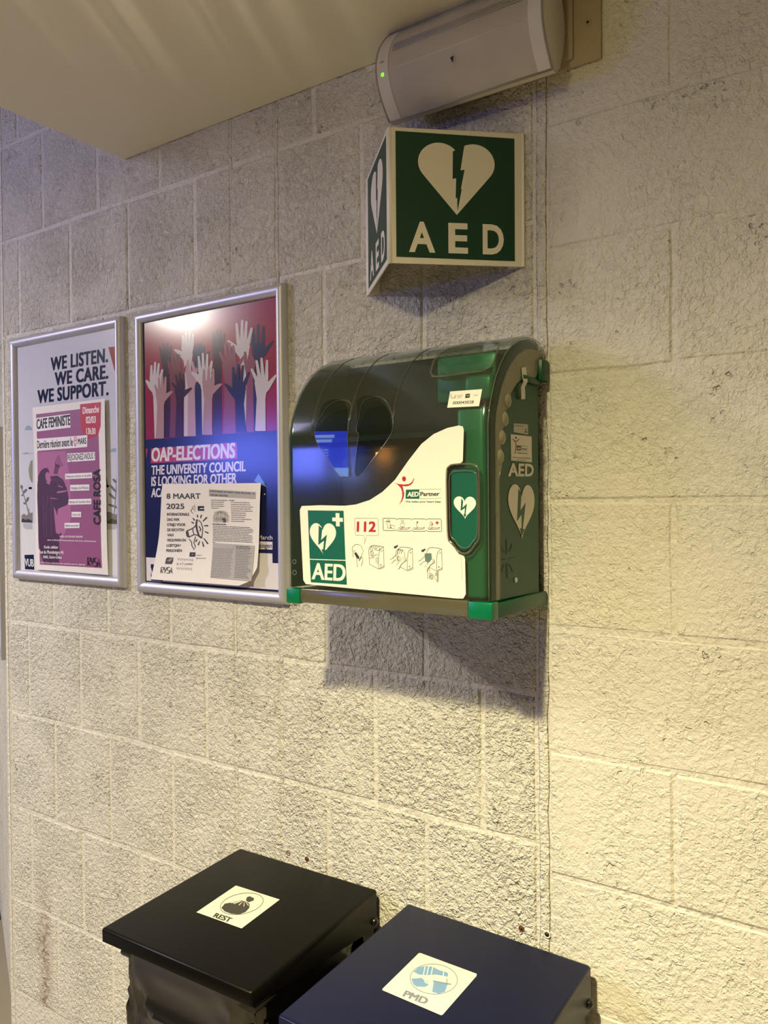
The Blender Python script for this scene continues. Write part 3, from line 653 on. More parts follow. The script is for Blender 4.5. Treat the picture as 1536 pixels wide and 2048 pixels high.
def words(x0, x1, y, h, m, slope):
    """lines of print too small to read: short word-length dashes"""
    x = x0
    while x < x1:
        wl_ = min(rr.uniform(14, 62), x1 - x)
        if wl_ > 6:
            a.poly([(x, y + (x - x0) * slope - h), (x + wl_, y + (x + wl_ - x0) * slope - h), (x + wl_, y + (x + wl_ - x0) * slope), (x, y + (x - x0) * slope)], m)
        x += wl_ + 7
for i in range(5): words(88, (365, 310, 300, 312, 218)[i], 434 + i * 34, 12, TXT, .02)
words(400, 490, 440, 13, INK, .02)
for i, x1 in enumerate((780, 785, 835, 790, 825, 700, 700, 680, 812, 670)): words(432, x1, 474 + i * 35.5, 12, TXT, .02)
# crowd sketch
for i in range(11):
    x = 122 + i * 24; top = 700 - 90 * math.sin(math.pi * (i + 1) / 12); a.line([(x, 812), (x - 6, 760), (x + 4, top + 20), (x + 14, top), (x + 24, top + 26), (x + 22, 800)], 5, INK)
for i in range(7): a.ring(150 + i * 34, 655 - 30 * math.sin(math.pi * (i + 1) / 8), 12, 15, 3, TXT, n=12)
for x in (292, 312, 330): a.line([(x, 812), (x - 14, 735)], 12, INK)
words(105, 340, 846, 15, INK, .03)
for i in range(11): words(112, (775, 825, 838, 832, 750, 812, 824, 830, 815, 838, 158)[i], 876 + i * 27.5, 11, TXT, .04)
a.poly([(118, 1162), (868, 1204), (856, 1805), (134, 1745)], GR)
for i in range(20):
    words(128 + i, 490 + rr.uniform(-35, 25), 1206 + i * 27.6, 11, INK if i == 0 else TXT, .04)
for i in range(20):
    words(530 + i, 812 + rr.uniform(-45, 25), 1222 + i * 27.6, 11, INK if i < 2 else TXT, .04)
a.build('print', fl2)

# edge of another frame on the return wall
t = thing('framed_poster', 'thin dark edge of a frame on the turned wall at the far edge', 'framed poster', onret(.02, 1.02), 'snap frames on the block wall')
for (a0, a1, z0, z1) in ((.022, .047, 1.02, 1.66), (.46, .485, 1.02, 1.66), (.047, .46, 1.02, 1.045), (.047, .46, 1.635, 1.66)):
    q = [onret(a0, z0, .004), onret(a1, z0, .004), onret(a1, z1, .004), onret(a0, z1, .004)]; prism('rail', q, N2 * .016, ALU, t)
q = [onret(.045, 1.04, .004), onret(.462, 1.04, .004), onret(.462, 1.64, .004), onret(.045, 1.64, .004)]; prism('poster_sheet', q, N2 * .004, P1BG, t)

# ------------------------------------------------------------------ defibrillator cabinet
X0, X1 = -.378, 0.0
cab = thing('defibrillator_cabinet', 'green wall cabinet with smoked curved lid and white AED instruction sticker', 'AED cabinet', (-.19, 0, 1.281))
PROF = [(-.2010, 1.306), (-.2010, 1.36), (-.2010, 1.42), (-.2010, 1.48), (-.2010, 1.53), (-.2010, 1.557), (-.1960, 1.582), (-.1870, 1.604), (-.1760, 1.626), (-.1600, 1.648), (-.1400, 1.668), (-.1150, 1.686), (-.0880, 1.698), (-.0600, 1.705), (-.0300, 1.706), (-.0100, 1.703)]
def prof_y(z):
    for (y0, z0), (y1, z1) in zip(PROF, PROF[1:]):
        if z0 <= z <= z1: return y0 + (y1 - y0) * (z - z0) / (z1 - z0)
    return PROF[0][0] if z < PROF[0][1] else PROF[-4][0]
def prof_n(i):
    a_, b_ = PROF[max(i - 1, 0)], PROF[min(i + 1, len(PROF) - 1)]; t_ = Vector((0, b_[0] - a_[0], b_[1] - a_[1])).normalized(); return Vector((0, -t_.z, t_.y))
def pp(i, x, d=0): return Vector((x, PROF[i][0], PROF[i][1])) + prof_n(i) * d
# lid shell: rounded cross section swept along the profile
cs = [(X0, -.022), (X0 + .0006, -.014), (X0 + .003, -.006), (X0 + .008, -.0012), (X0 + .015, 0), (-.015, 0), (-.008, -.0012), (-.003, -.006), (-.0006, -.014), (0, -.022)]
V = []; F = []
for i in range(len(PROF)):
    for x, d in cs: V.append(pp(i, x, d))
nc = len(cs)
for i in range(len(PROF) - 1):
    for j in range(nc - 1): F.append((i * nc + j, i * nc + j + 1, (i + 1) * nc + j + 1, (i + 1) * nc + j))
lid = mesh('lid', V, F, LIDM, cab, smooth=True)
# side flange with finger scallops
SC = [(-.172, 1.306), (-.172, 1.414), (-.174, 1.479), (-.166, 1.495), (-.160, 1.512), (-.163, 1.522), (-.168, 1.527), (-.160, 1.533), (-.1545, 1.541), (-.157, 1.549), (-.1615, 1.553), (-.152, 1.559), (-.1435, 1.568), (-.146, 1.576), (-.151, 1.580), (-.140, 1.586), (-.131, 1.595), (-.134, 1.605), (-.122, 1.616),
      (-.108, 1.626), (-.090, 1.634), (-.060, 1.639), (-.038, 1.642), (-.034, 1.650), (-.032, 1.668), (-.012, 1.690)]
for x, s_ in ((0, 1), (X0, -1)):
    outer = [pp(i, x, -.0215) for i in range(len(PROF) - 1)]
    loop = outer + [Vector((x, y, z)) for y, z in reversed(SC)]
    prism('lid_flange', loop, (-.0022 * s_, 0, 0), FROST, cab)
    tube('flange_rim', [(x, y, z) for y, z in SC], .0011, RIMM, lid, n=6)
    tube('edge_bead', [pp(i, x - .0045 * s_, -.003) for i in range(len(PROF))], .0009, RIMM, lid, n=6)
for (y, z) in ((-.156, 1.513), (-.150, 1.541), (-.140, 1.568), (-.130, 1.596)):     # thumb dimples pressed into the flange
    V = []; F = []; n = 10
    for j in range(5):
        for i in range(n):
            t_ = 2 * math.pi * i / n; r = (1, .8, .55, .3, .02)[j]; V.append(Vector((.0003 + (0, .0016, .0028, .0034, .0036)[j], y - .012 + .011 * r * math.cos(t_), z - .001 + .0105 * r * math.sin(t_))))
    for j in range(4):
        for i in range(n): F.append((j * n + i, j * n + (i + 1) % n, (j + 1) * n + (i + 1) % n, (j + 1) * n + i))
    mesh('grip_dimple', V, F, FROST, lid, smooth=True)
# three shallow grooves running over the top
def lidpt(px, py, lift=0.0):
    y = -.2
    for _ in range(12): p = W(px, py, y); y = .5 * y + .5 * prof_y(min(max(p.z, 1.306), 1.70))
    return Vector((p.x, prof_y(min(max(p.z, 1.306), 1.70)) - lift, p.z))
for x in (-.322, -.248, -.166):
    k0 = 5; pts = []
    for i in range(k0, len(PROF) - 2): pts.append(pp(i, x + .012 * max(0, (i - 9)) / 4 * 0, .0001))
    tube('rib', pts, .0026, LIDM, lid, n=8, flat=.3)
# handle pocket at the top
hp = [(862, 745), (868, 724), (880, 708), (896, 697), (925, 690), (962, 685), (999, 684), (996, 700), (988, 722), (980, 735), (966, 742), (930, 747), (880, 754), (866, 753)]
HP3 = [lidpt(x, y, .0008) for x, y in hp]
tube('handle_rim', HP3, .0018, RIMM, lid, closed=True, n=8)
cen = sum(HP3, Vector()) / len(HP3); deep = [p * .86 + cen * .14 + Vector((0, .016, -.008)) for p in HP3]
n = len(HP3); V = HP3 + deep; F = [(i, (i + 1) % n, (i + 1) % n + n, i + n) for i in range(n)] + [tuple(range(n, 2 * n))]
mesh('handle_pocket', V, F, clear('clear_pocket', (.55, .62, .56, 1), .1, .06, rgb(60, 90, 70)), lid, smooth=False)
# heart-shaped viewing window
hl = [(438, 870), (480, 790), (540, 745), (610, 720), (680, 718), (725, 745), (742, 800), (722, 870), (700, 1000), (690, 1130), (712, 1250), (722, 1440), (728, 1500), (640, 1525), (560, 1425), (480, 1290), (400, 1190), (365, 1110), (358, 1030), (380, 950)]
hr = [(845, 735), (900, 700), (970, 682), (1040, 688), (1095, 730), (1140, 820), (1165, 930), (1158, 1030), (1110, 1120), (1020, 1240), (920, 1370), (830, 1500), (765, 1500), (780, 1300), (790, 1210), (815, 1060), (780, 1040), (800, 950), (830, 820)]
def sm(pts):
    """round a closed loop a little"""
    out = []
    for i in range(len(pts)):
        a_, b_ = Vector(pts[i]), Vector(pts[(i + 1) % len(pts)]); out += [a_ * .75 + b_ * .25, a_ * .25 + b_ * .75]
    return out
HWIN = clear('clear_window', (.62, .66, .62, 1), .015, .0, rgb(60, 60, 60))
for loop in (hl, hr):
    L3 = [lidpt(560 + p.x * .19531, 660 + p.y * .19531, .0012) for p in sm([(x, y) for x, y in loop])]
    tube('window_bead', L3, .0005, RIMM, lid, closed=True, n=6)
    tri = tessellate_polygon([[Vector((p.x, p.z, 0)) for p in L3]])
    mesh('window_pane', [Vector((p.x, -.2022, p.z)) for p in L3], [tuple(t_) for t_ in tri], HWIN, lid)
# lower clear bar and the tray
box('lid_foot', (X0 + .028, -.2015, 1.2815), (-.036, -.188, 1.306), clear('lid_foot_clear', (.6, .62, .55, 1), .2, .32, rgb(140, 132, 104)), cab, bev=.004)
tray = box('base_tray', (X0 + .001, -.186, 1.2795), (.0025, -.002, 1.302), GREEN, cab, bev=.0025)
for x0, x1 in ((X0 - .001, X0 + .028), (-.036, .0025)): box('tray_corner', (x0, -.2025, 1.2795), (x1, -.181, 1.3045), BRIGHTG if x0 < -.1 else BRIGHTG, cab, bev=.0022)
# green body: two side cheeks, back, inner right column
inn = [pp(i, 0, -.006) for i in range(len(PROF) - 1)]
for x, s_ in ((-.0035, 1), (X0 + .0035, -1)):
    loop = [Vector((x, p.y, p.z)) for p in inn] + [Vector((x, -.022, 1.696)), Vector((x, -.022, 1.302))]
    prism('side_cheek', loop, (-.003 * s_, 0, 0), GREEN, cab)
box('back_panel', (X0 + .004, -.030, 1.302), (-.004, -.022, 1.694), GREEN_D, cab, bev=.002)
for z in (1.36, 1.62): box('wall_spacer', (-.36, -.0225, z), (-.02, -.001, z + .03), GREEN_D, cab)
box('inner_column', (-.060, -.192, 1.306), (-.012, -.160, 1.585), GREEN_B, cab, bev=.008, seg=3)
box('inner_column', (-.060, -.168, 1.594), (-.012, -.120, 1.634), GREEN_B, cab, bev=.008, seg=3)
box('inner_top', (-.125, -.135, 1.600), (-.022, -.060, 1.672), GREEN_B, cab, bev=.006)
box('inner_shelf', (-.372, -.150, 1.548), (-.066, -.026, 1.556), GREEN_D, cab)
for z in (1.672,): 
    box('hinge_block', (-.012, -.030, 1.638), (.007, -.001, 1.672), GREEN, cab, bev=.002)
box('hinge_bar', (-.006, -.092, 1.630), (.003, -.028, 1.640), GREEN, cab, bev=.0015)
# front insert with heart inside a clear beaded recess
rl = [(552, 430), (572, 405), (760, 400), (800, 440), (806, 1080), (780, 1125), (755, 1160), (720, 1195), (670, 1210), (620, 1185), (590, 1150), (565, 1110), (545, 1090), (530, 1060), (515, 450)]
rl = [(515, 460), (530, 420), (570, 402), (680, 396), (760, 402), (800, 430), (808, 480), (812, 1040), (800, 1095), (772, 1122), (750, 1160), (715, 1200), (670, 1210), (622, 1190), (592, 1150), (565, 1112), (540, 1095), (526, 1060), (520, 900), (514, 600)]
RL3 = [lidpt(780 + p.x * .22135, 840 + p.y * .22135, .0012) for p in sm(rl)]
tube('latch_rim', RL3, .0018, RIMM, lid, closed=True, n=8)
rc = sum(RL3, Vector()) / len(RL3)
tube('latch_rim', [rc + (p - rc) * .86 + Vector((.0015, -.001, 0)) for p in RL3], .0008, RIMM, lid, closed=True, n=8)
ins = [(555, 462), (572, 446), (775, 446), (786, 460), (790, 1078), (772, 1098), (742, 1128), (720, 1165), (672, 1180), (632, 1165), (605, 1130), (588, 1102), (560, 1082)]
I3 = [lidpt(780 + x * .22135, 840 + y * .22135, .0006) for x, y in ins]
prism('latch_insert', [Vector((p.x, -.2014, p.z)) for p in I3], (0, .004, 0), M('insert_green', rgb(8, 84, 56), .4), cab)
# defibrillator inside
dev = box('defibrillator', (-.315, -.150, 1.312), (-.085, -.060, 1.535), BLACKP, None, bev=.018, seg=3)
tag(dev, 'dark defibrillator unit standing inside the green cabinet behind the smoked lid', 'defibrillator')

# ---- sticker print on the lid front
def lid_put(x, z, d): return Vector((x, prof_y(z) - .0003 - d, z))
def lid_inv(px, py): p = lidpt(px, py); return (p.x, p.z)
a = Art(lid_inv, lid_put, .0003)
a.view(560, 960, .22135)
# white outline, going round: bottom-left, top-left, the S-curve, right side with the bay for the latch
oc = [(612, 1168), (607, 1160), (600, 1020), (604, 1012), (640, 1010.5), (690, 1011.5), (712, 1009), (740, 1000), (765, 984), (790, 960), (818, 920), (843, 888), (868, 868), (895, 856), (918, 851), (926, 853), (928, 860), (926, 922), (921, 927), (902, 929), (894, 936), (893, 960), (895, 1060), (897, 1082), (910, 1095), (918, 1108), (928, 1112), (930.5, 1118), (932, 1188), (927, 1197), (915, 1197)]
a.view(0, 0, 1)
def dense(pts, k=3):
    out = []
    for i in range(len(pts)):
        p, q = Vector(pts[i]), Vector(pts[(i + 1) % len(pts)]); out += [p + (q - p) * j / k for j in range(k)]
    return out
a.poly(dense(oc), STK)
a.view(560, 960, .22135)
a.poly([(253, 274), (577, 278), (594, 722), (270, 712)], PGREEN); a.poly([(271, 719), (595, 730), (607, 947), (281, 924)], PGREEN)
a.poly([(504, 298), (539, 300), (539, 341), (570, 343), (571, 378), (541, 377), (542, 420), (508, 417), (507, 374), (474, 372), (474, 338), (505, 340)], STK)
hq = [(268, 388), (506, 392), (516, 690), (276, 680)]
a.shape(HEART, hq, STK)
a.poly([(352, 408), (384, 438), (374, 542), (426, 492), (408, 632), (430, 628), (396, 686), (376, 624), (392, 626), (400, 548), (348, 588)], PGREEN)
a.text('AED', (294, 893), (588, 912), (298, 752), STK, .03)
# logo
a.view(780, 840, .22135)
a.ell(129, 532, 18, 23, RED)
a.poly([(42, 565), (75, 578), (130, 583), (175, 578), (200, 560), (216, 528), (222, 528), (208, 568), (185, 590), (150, 600), (115, 596), (122, 625), (132, 665), (126, 700), (110, 735), (82, 768), (104, 725), (113, 690), (112, 650), (100, 615), (72, 585)], RED)
a.poly([(146, 630), (266, 627), (268, 712), (142, 712)], PGREEN); a.line([(266, 627), (463, 624), (464, 708), (268, 712)], 2, PGREEN); 
a.text('AED', (160, 692), (258, 690), (164, 652), STK, .045); a.text('Partner', (278, 686), (448, 684), (278, 651), DARKLINE, .04); a.text('We make your heart beat', (142, 745), (463, 746), (142, 729), PGREEN, .03)
# 112 bubble and the four steps strip
a.view(690, 1000, .16276)
a.line([(120, 228), (128, 224), (400, 226), (410, 236), (416, 428), (408, 436), (266, 434), (258, 490), (238, 546), (246, 490), (236, 434), (140, 432), (132, 424)], 3, GREYLINE, True)
a.text('112', (152, 386), (375, 388), (156, 268), RED, .04)
xs_ = [468, 640, 822, 1002, 1186]
top = [(470, 232), (478, 224), (622, 226), (640, 242), (658, 228), (806, 230), (822, 246), (838, 230), (986, 232), (1002, 246), (1018, 232), (1176, 232), (1186, 242), (1190, 378), (1180, 386), (1020, 386), (1004, 372), (988, 384), (840, 384), (822, 368), (806, 382), (658, 380), (640, 364), (622, 378), (482, 374), (474, 366)]
a.line(top, 6, PGREEN, True)
def lying(x, y):
    a.ring(x + 18, y, 16, 11, 3, DARKLINE, n=12); a.line([(x + 34, y - 2), (x + 60, y - 10), (x + 110, y - 6), (x + 145, y - 16)], 3, DARKLINE); a.line([(x + 30, y + 10), (x + 130, y + 6), (x + 145, y - 14)], 3, DARKLINE); a.poly([(x + 42, y - 14), (x + 60, y - 14), (x + 51, y + 4)], RED)
for x in (658, 838, 1022): lying(x, 350)
a.line([(690, 330), (685, 288), (738, 288), (725, 330), (690, 330)], 3, DARKLINE); a.ring(710, 262, 13, 14, 3, DARKLINE, n=12)
a.line([(888, 330), (884, 290), (898, 268)], 3, DARKLINE); a.ring(893, 272, 9, 10, 3, DARKLINE, n=10)
a.line([(1046, 330), (1050, 262), (1068, 260), (1070, 326)], 3, DARKLINE); a.line([(1069, 280), (1082, 286), (1078, 306), (1062, 304)], 8, RED)
a.poly([(1130, 258), (1142, 258), (1142, 272), (1156, 273), (1156, 286), (1142, 286), (1142, 300), (1130, 300), (1130, 286), (1116, 285), (1116, 272), (1130, 272)], RED)
a.ring(538, 256, 20, 13, 3, DARKLINE, n=12); a.line([(494, 268), (515, 262), (555, 262)], 3, DARKLINE); a.line([(515, 275), (530, 320), (528, 345), (550, 350)], 3, DARKLINE); a.line([(556, 280), (560, 310), (555, 345), (612, 358), (612, 312), (556, 308)], 3, DARKLINE); a.poly([(560, 325), (580, 333), (562, 345)], RED)
# man on the phone
a.line([(110, 705), (98, 680), (106, 655), (92, 620), (96, 575), (130, 545), (170, 545), (200, 560), (212, 590), (232, 636), (214, 648), (218, 662), (208, 672), (212, 690), (190, 700)], 3, DARKLINE)
a.poly([(118, 652), (140, 640), (176, 690), (182, 720), (160, 722), (135, 690)], DARKLINE); a.line([(140, 690), (150, 740), (158, 828)], 3, DARKLINE); a.line([(200, 812), (222, 760), (218, 700)], 3, DARKLINE); a.line([(175, 745), (205, 700)], 8, DARKLINE); a.line([(108, 640), (112, 618), (126, 618), (128, 640)], 3, DARKLINE)
def mini(x, y, s_=1, openlid=False):
    P = lambda u, v: (x + u * s_, y + v * s_)
    a.line([P(0, 60), P(8, 30), P(30, 6), P(60, 0), P(150, 10), P(182, 18), P(188, 250), P(192, 268), P(130, 292), P(118, 290), P(8, 230), P(0, 60)], 3, DARKLINE)
    a.line([P(120, 285), P(122, 120), P(132, 60), P(160, 30), P(182, 18)], 3, DARKLINE); a.line([P(130, 280), P(190, 250)], 3, DARKLINE); a.ell(*P(148, 240), 7, 8, DARKLINE)
    a.line([P(172, 60), P(150, 75)], 3, DARKLINE)
    if not openlid:
        for k in (0, 26, 52): a.line([P(18 + k, 60), P(28 + k, 25), P(44 + k, 6)], 3, DARKLINE)
        a.line([P(100, 30), P(120, 14), P(140, 28), P(130, 58), P(100, 62), P(84, 54), P(100, 30)], 3, DARKLINE)
        a.ring(*P(38, 100), 20, 34, 3, DARKLINE, n=16); a.line([P(38, 66), P(38, 134)], 3, DARKLINE)
        a.line([P(8, 155), P(50, 155), P(80, 115), P(112, 118)], 3, DARKLINE); a.line([P(90, 150), P(110, 150), P(110, 225), P(92, 220), P(90, 150)], 3, DARKLINE)
mini(296, 556)
mini(650, 576, 1, True); mini(1010, 582, 1, True)
for (x, y) in ((605, 590), (942, 634)):
    a.poly([(x, y), (x + 6, y - 30), (x + 14, y - 22), (x + 46, y - 40), (x + 52, y - 22), (x + 26, y - 8), (x + 34, y + 2)], DARKLINE)
a.line([(634, 700), (630, 640), (650, 605), (690, 606), (735, 640), (740, 700)], 3, DARKLINE); a.ring(664, 718, 18, 26, 3, DARKLINE, n=14)
for k in (0, 26, 50): a.line([(644 + k, 660), (652 + k, 625), (668 + k, 606)], 3, DARKLINE)
def hands(x, y):
    a.line([(x - 72, y + 6), (x - 40, y - 10), (x - 10, y - 40), (x + 4, y - 60)], 3, DARKLINE); a.line([(x - 55, y + 55), (x - 10, y + 10), (x + 10, y + 10)], 3, DARKLINE)
    a.poly([(x + 2, y + 80), (x + 60, y + 20), (x + 92, y - 20), (x + 124, y - 14), (x + 128, y + 20), (x + 100, y + 34), (x + 70, y + 60), (x + 30, y + 130), (x + 2, y + 82)], STK)
    a.line([(x + 2, y + 80), (x + 60, y + 20), (x + 92, y - 20), (x + 124, y - 14), (x + 128, y + 20), (x + 100, y + 34), (x + 70, y + 60), (x + 30, y + 130)], 3, DARKLINE)
    for k in range(3): a.line([(x + 96, y - 8 + k * 13), (x + 126, y - 6 + k * 13)], 3, DARKLINE)
hands(630, 725)
a.poly([(985, 655), (1060, 652), (1068, 665), (1070, 740), (1060, 772), (990, 750), (984, 670)], M('ink_sage_unit', rgb(96, 118, 104), .45))
hands(978, 745)
a.line([(1018, 820), (1020, 900), (1022, 965)], 3, DARKLINE); a.line([(1035, 820), (1050, 905), (1040, 970)], 3, DARKLINE); a.line([(1045, 905), (1075, 900), (1110, 960), (1140, 1005), (1148, 1005), (1152, 880)], 3, DARKLINE); a.line([(1140, 880), (1138, 1000)], 3, DARKLINE); a.ring(1070, 945, 17, 28, 3, DARKLINE, n=14); a.line([(1070, 918), (1070, 972)], 3, DARKLINE); a.line([(1118, 890), (1130, 890), (1130, 935), (1116, 930), (1118, 890)], 3, DARKLINE)
a.text('www.aed-partner.com instructions for use only', (1450, 990), (1434, 706), (1440, 990), GREYLINE, 0)
a.build('instruction_sticker', cab)
# heart on the insert
a = Art(flat_inv(-.2016), flat_put(-.2016), .0003)
a.view(780, 840, .22135)
a.shape(HEART, [(575, 688), (777, 694), (782, 900), (578, 890)], DECALW)
a.poly([(646, 706), (662, 732), (656, 792), (696, 754), (684, 852), (694, 852), (676, 882), (663, 850), (673, 850), (678, 796), (638, 822)], PGREEN)
a.build('heart_decal', cab)
# moulded marks low on the left of the lid
MK = M('moulded_mark', rgb(120, 125, 118), .4)
for cx_, cy_, rx_, ry_ in ((132, 738, 15, 19), (134, 835, 16, 20)):
    a = Art(lid_inv, lid_put, .0003); a.view(560, 960, .22135); a.ring(cx_, cy_, rx_, ry_, 3, MK); a.build('moulded_mark', cab)
# asset number label
a = Art(lid_inv, lid_put, .0006)
a.view(820, 660, .19531)
a.grid([(414, 630), (742, 606), (710, 780), (384, 797)], STK, 8, 8)
a.text('000043028', (440, 762), (652, 752), (446, 733), BLK, .02)
a.line([(425, 655), (420, 680), (436, 700), (455, 692)], 5, BLK); a.line([(455, 675), (474, 668), (456, 698), (474, 694)], 5, BLK)
for k in range(3): a.line([(486, 672 + k * 13), (545 - k * 8, 667 + k * 13)], 3, GREYLINE)
a.poly([(572, 656), (618, 652), (614, 694), (568, 698)], BLK); a.line([(580, 668), (600, 680), (606, 664)], 4, STK)
a.text('59037', (652, 680), (702, 676), (653, 664), GREYLINE, 0)
a.build('asset_label', cab)
# ---- prints on the right-hand side
def sinv(px, py): p = onplane(px, py, (-.003, 0, 0), (1, 0, 0)); return (p.y, p.z)
a = Art(sinv, lambda y, z, d: Vector((-.0034 + d, y, z)), .0003)
a.view(990, 720, .26374)
TAPE = M('clear_tape', rgb(150, 150, 132), .3)
a.poly([(143, 480), (250, 488), (251, 566), (184, 554), (140, 546)], M('label_silver', rgb(190, 188, 178), .35)); a.line([(148, 498), (215, 502)], 6, GREYLINE); a.line([(232, 520), (236, 545)], 6, BLK); a.line([(222, 545), (246, 549)], 7, BLK)
a.poly([(119, 563), (278, 580), (280, 776), (122, 762)], DECALW)
a.ell(159, 590, 7, 9, M('ink_maroon', rgb(110, 28, 30), .5)); MAR = _mats['ink_maroon']
a.line([(137, 598), (150, 616), (168, 616), (183, 598)], 7, MAR); a.line([(150, 612), (160, 640), (158, 680), (150, 712)], 6, MAR)
a.poly([(164, 648), (198, 650), (198, 688), (164, 686)], DARKLINE); a.line([(198, 650), (244, 654), (244, 690), (198, 688)], 2, DARKLINE); a.text('AED', (168, 677), (195, 679), (168, 661), DECALW, .03); a.text('Partner', (202, 680), (241, 682), (202, 664), DARKLINE, .03)
a.text('We make your heart beat', (165, 707), (248, 713), (165, 698), DARKLINE, .02); a.text('www.aed-partner.be', (134, 742), (270, 750), (134, 732), GREYLINE, .01); a.text('info', (168, 760), (238, 766), (168, 752), GREYLINE, .01)
a.text('AED', (102, 878), (288, 880), (104, 785), DECALW, .055)
a.shape(HEART, [(98, 938), (298, 950), (302, 1368), (98, 1356)], DECALW)
a.poly([(176, 975), (200, 1005), (192, 1140), (232, 1080), (210, 1278), (224, 1284), (200, 1340), (186, 1276), (200, 1276), (200, 1172), (165, 1225)], GREEN)
for p, q in (((87, 1360), (88, 1470)), ((131, 1398), (110, 1455)), ((152, 1495), (105, 1502)), ((110, 1550), (136, 1603)), ((90, 1540), (92, 1655)), ((68, 1550), (52, 1605)), ((76, 1509), (50, 1513)), ((68, 1460), (48, 1423))):
    a.line([p, q], 5, DARK)
a.build('side_decals', cab)
ps = onplane(990 + 157 * .26374, 720 + 1668 * .26374, (-.003, 0, 0), (1, 0, 0))
lathe('screw', [(.0042, 0), (.0042, .001), (.003, .0018), (0, .002)], ps, (1, 0, 0), ALU, cab, 14)
# loose strip of tape
def spt(x, y, X): return onplane(990 + x * .26374, 720 + y * .26374, (X, 0, 0), (1, 0, 0))
L_ = [(198, 58), (206, 120), (214, 165), (196, 205), (200, 300)]; R_ = [(234, 52), (240, 118), (246, 165), (225, 205), (228, 295)]; X_ = [.0006, .0012, .004, .003, .0005]
V = [spt(*p, X_[i]) for i, p in enumerate(L_)] + [spt(*p, X_[i]) for i, p in enumerate(R_)]; V += [v + Vector((.0004, 0, 0)) for v in V]
F = [(i, i + 1, i + 6, i + 5) for i in range(4)] + [(i + 10, i + 15, i + 16, i + 11) for i in range(4)]
mesh('seal_strip', V, F, DECALW, cab, smooth=True)

# ------------------------------------------------------------------ V-shaped AED sign
FX, FY = -.204, -.148
sg = thing('aed_sign', 'green and white V-shaped AED sign with split heart above the cabinet', 'safety sign', (FX, 0, 1.831))
def panel(name, pa, pb, z0, z1, th, mat, parent, zs=None):
    """sheet from pa to pb (x,y), thickness towards the wall"""
    a_ = Vector((pa[0], pa[1], 0)); b_ = Vector((pb[0], pb[1], 0)); d = (b_ - a_).normalized(); n_ = Vector((-d.y, d.x, 0))
    if n_.y < 0: n_ = -n_
    q = [a_ + Vector((0, 0, z0)), b_ + Vector((0, 0, z0)), b_ + Vector((0, 0, z1)), a_ + Vector((0, 0, z1))]
    return prism(name, q, n_ * th, mat, parent)
Z0, Z1 = 1.830, 2.046
RX, LX = -.034, -.350
fr_ = Vector((RX - FX, 0 - FY, 0)).normalized(); fl_ = Vector((LX - FX, 0 - FY, 0)).normalized()
e1 = Vector((FX, FY, 0)) + fr_ * .006; e2 = Vector((FX, FY, 0)) + fl_ * .006
panel('front_panel', (e1.x, e1.y), (RX + fr_.x * -.004, fr_.y * -.004), Z0, Z1, .002, SWHITE, sg)
panel('side_panel', (e2.x, e2.y), (LX - fl_.x * .004, -fl_.y * .004), Z0, Z1, .002, SWHITE, sg)
arc = [e1, (e1 + Vector((FX, FY, 0)) * 1.6) / 2.6, (e2 + Vector((FX, FY, 0)) * 1.6) / 2.6, e2]
V = []; F = []
for z in (Z0, Z1):
    for p in arc: V.append(p + Vector((0, 0, z)))
    for p in arc: V.append(p + Vector((0, .003, z)))
n = 4
F = [(i, i + 1, i + 1 + 8, i + 8) for i in range(3)] + [(i + 4, i + 12, i + 13, i + 5) for i in range(3)] + [(0, 1, 5, 4), (1, 2, 6, 5), (2, 3, 7, 6)] + [(8, 12, 13, 9), (9, 13, 14, 10), (10, 14, 15, 11)]
mesh('fold', V, F, SWHITE, sg, smooth=True)
box('wall_flange', (LX - .0, -.0035, Z0), (LX + .030, -.0005, Z1), SWHITE, sg, bev=.0008)
box('wall_flange', (RX - .030, -.0035, Z0), (RX, -.0005, Z1), SWHITE, sg, bev=.0008)
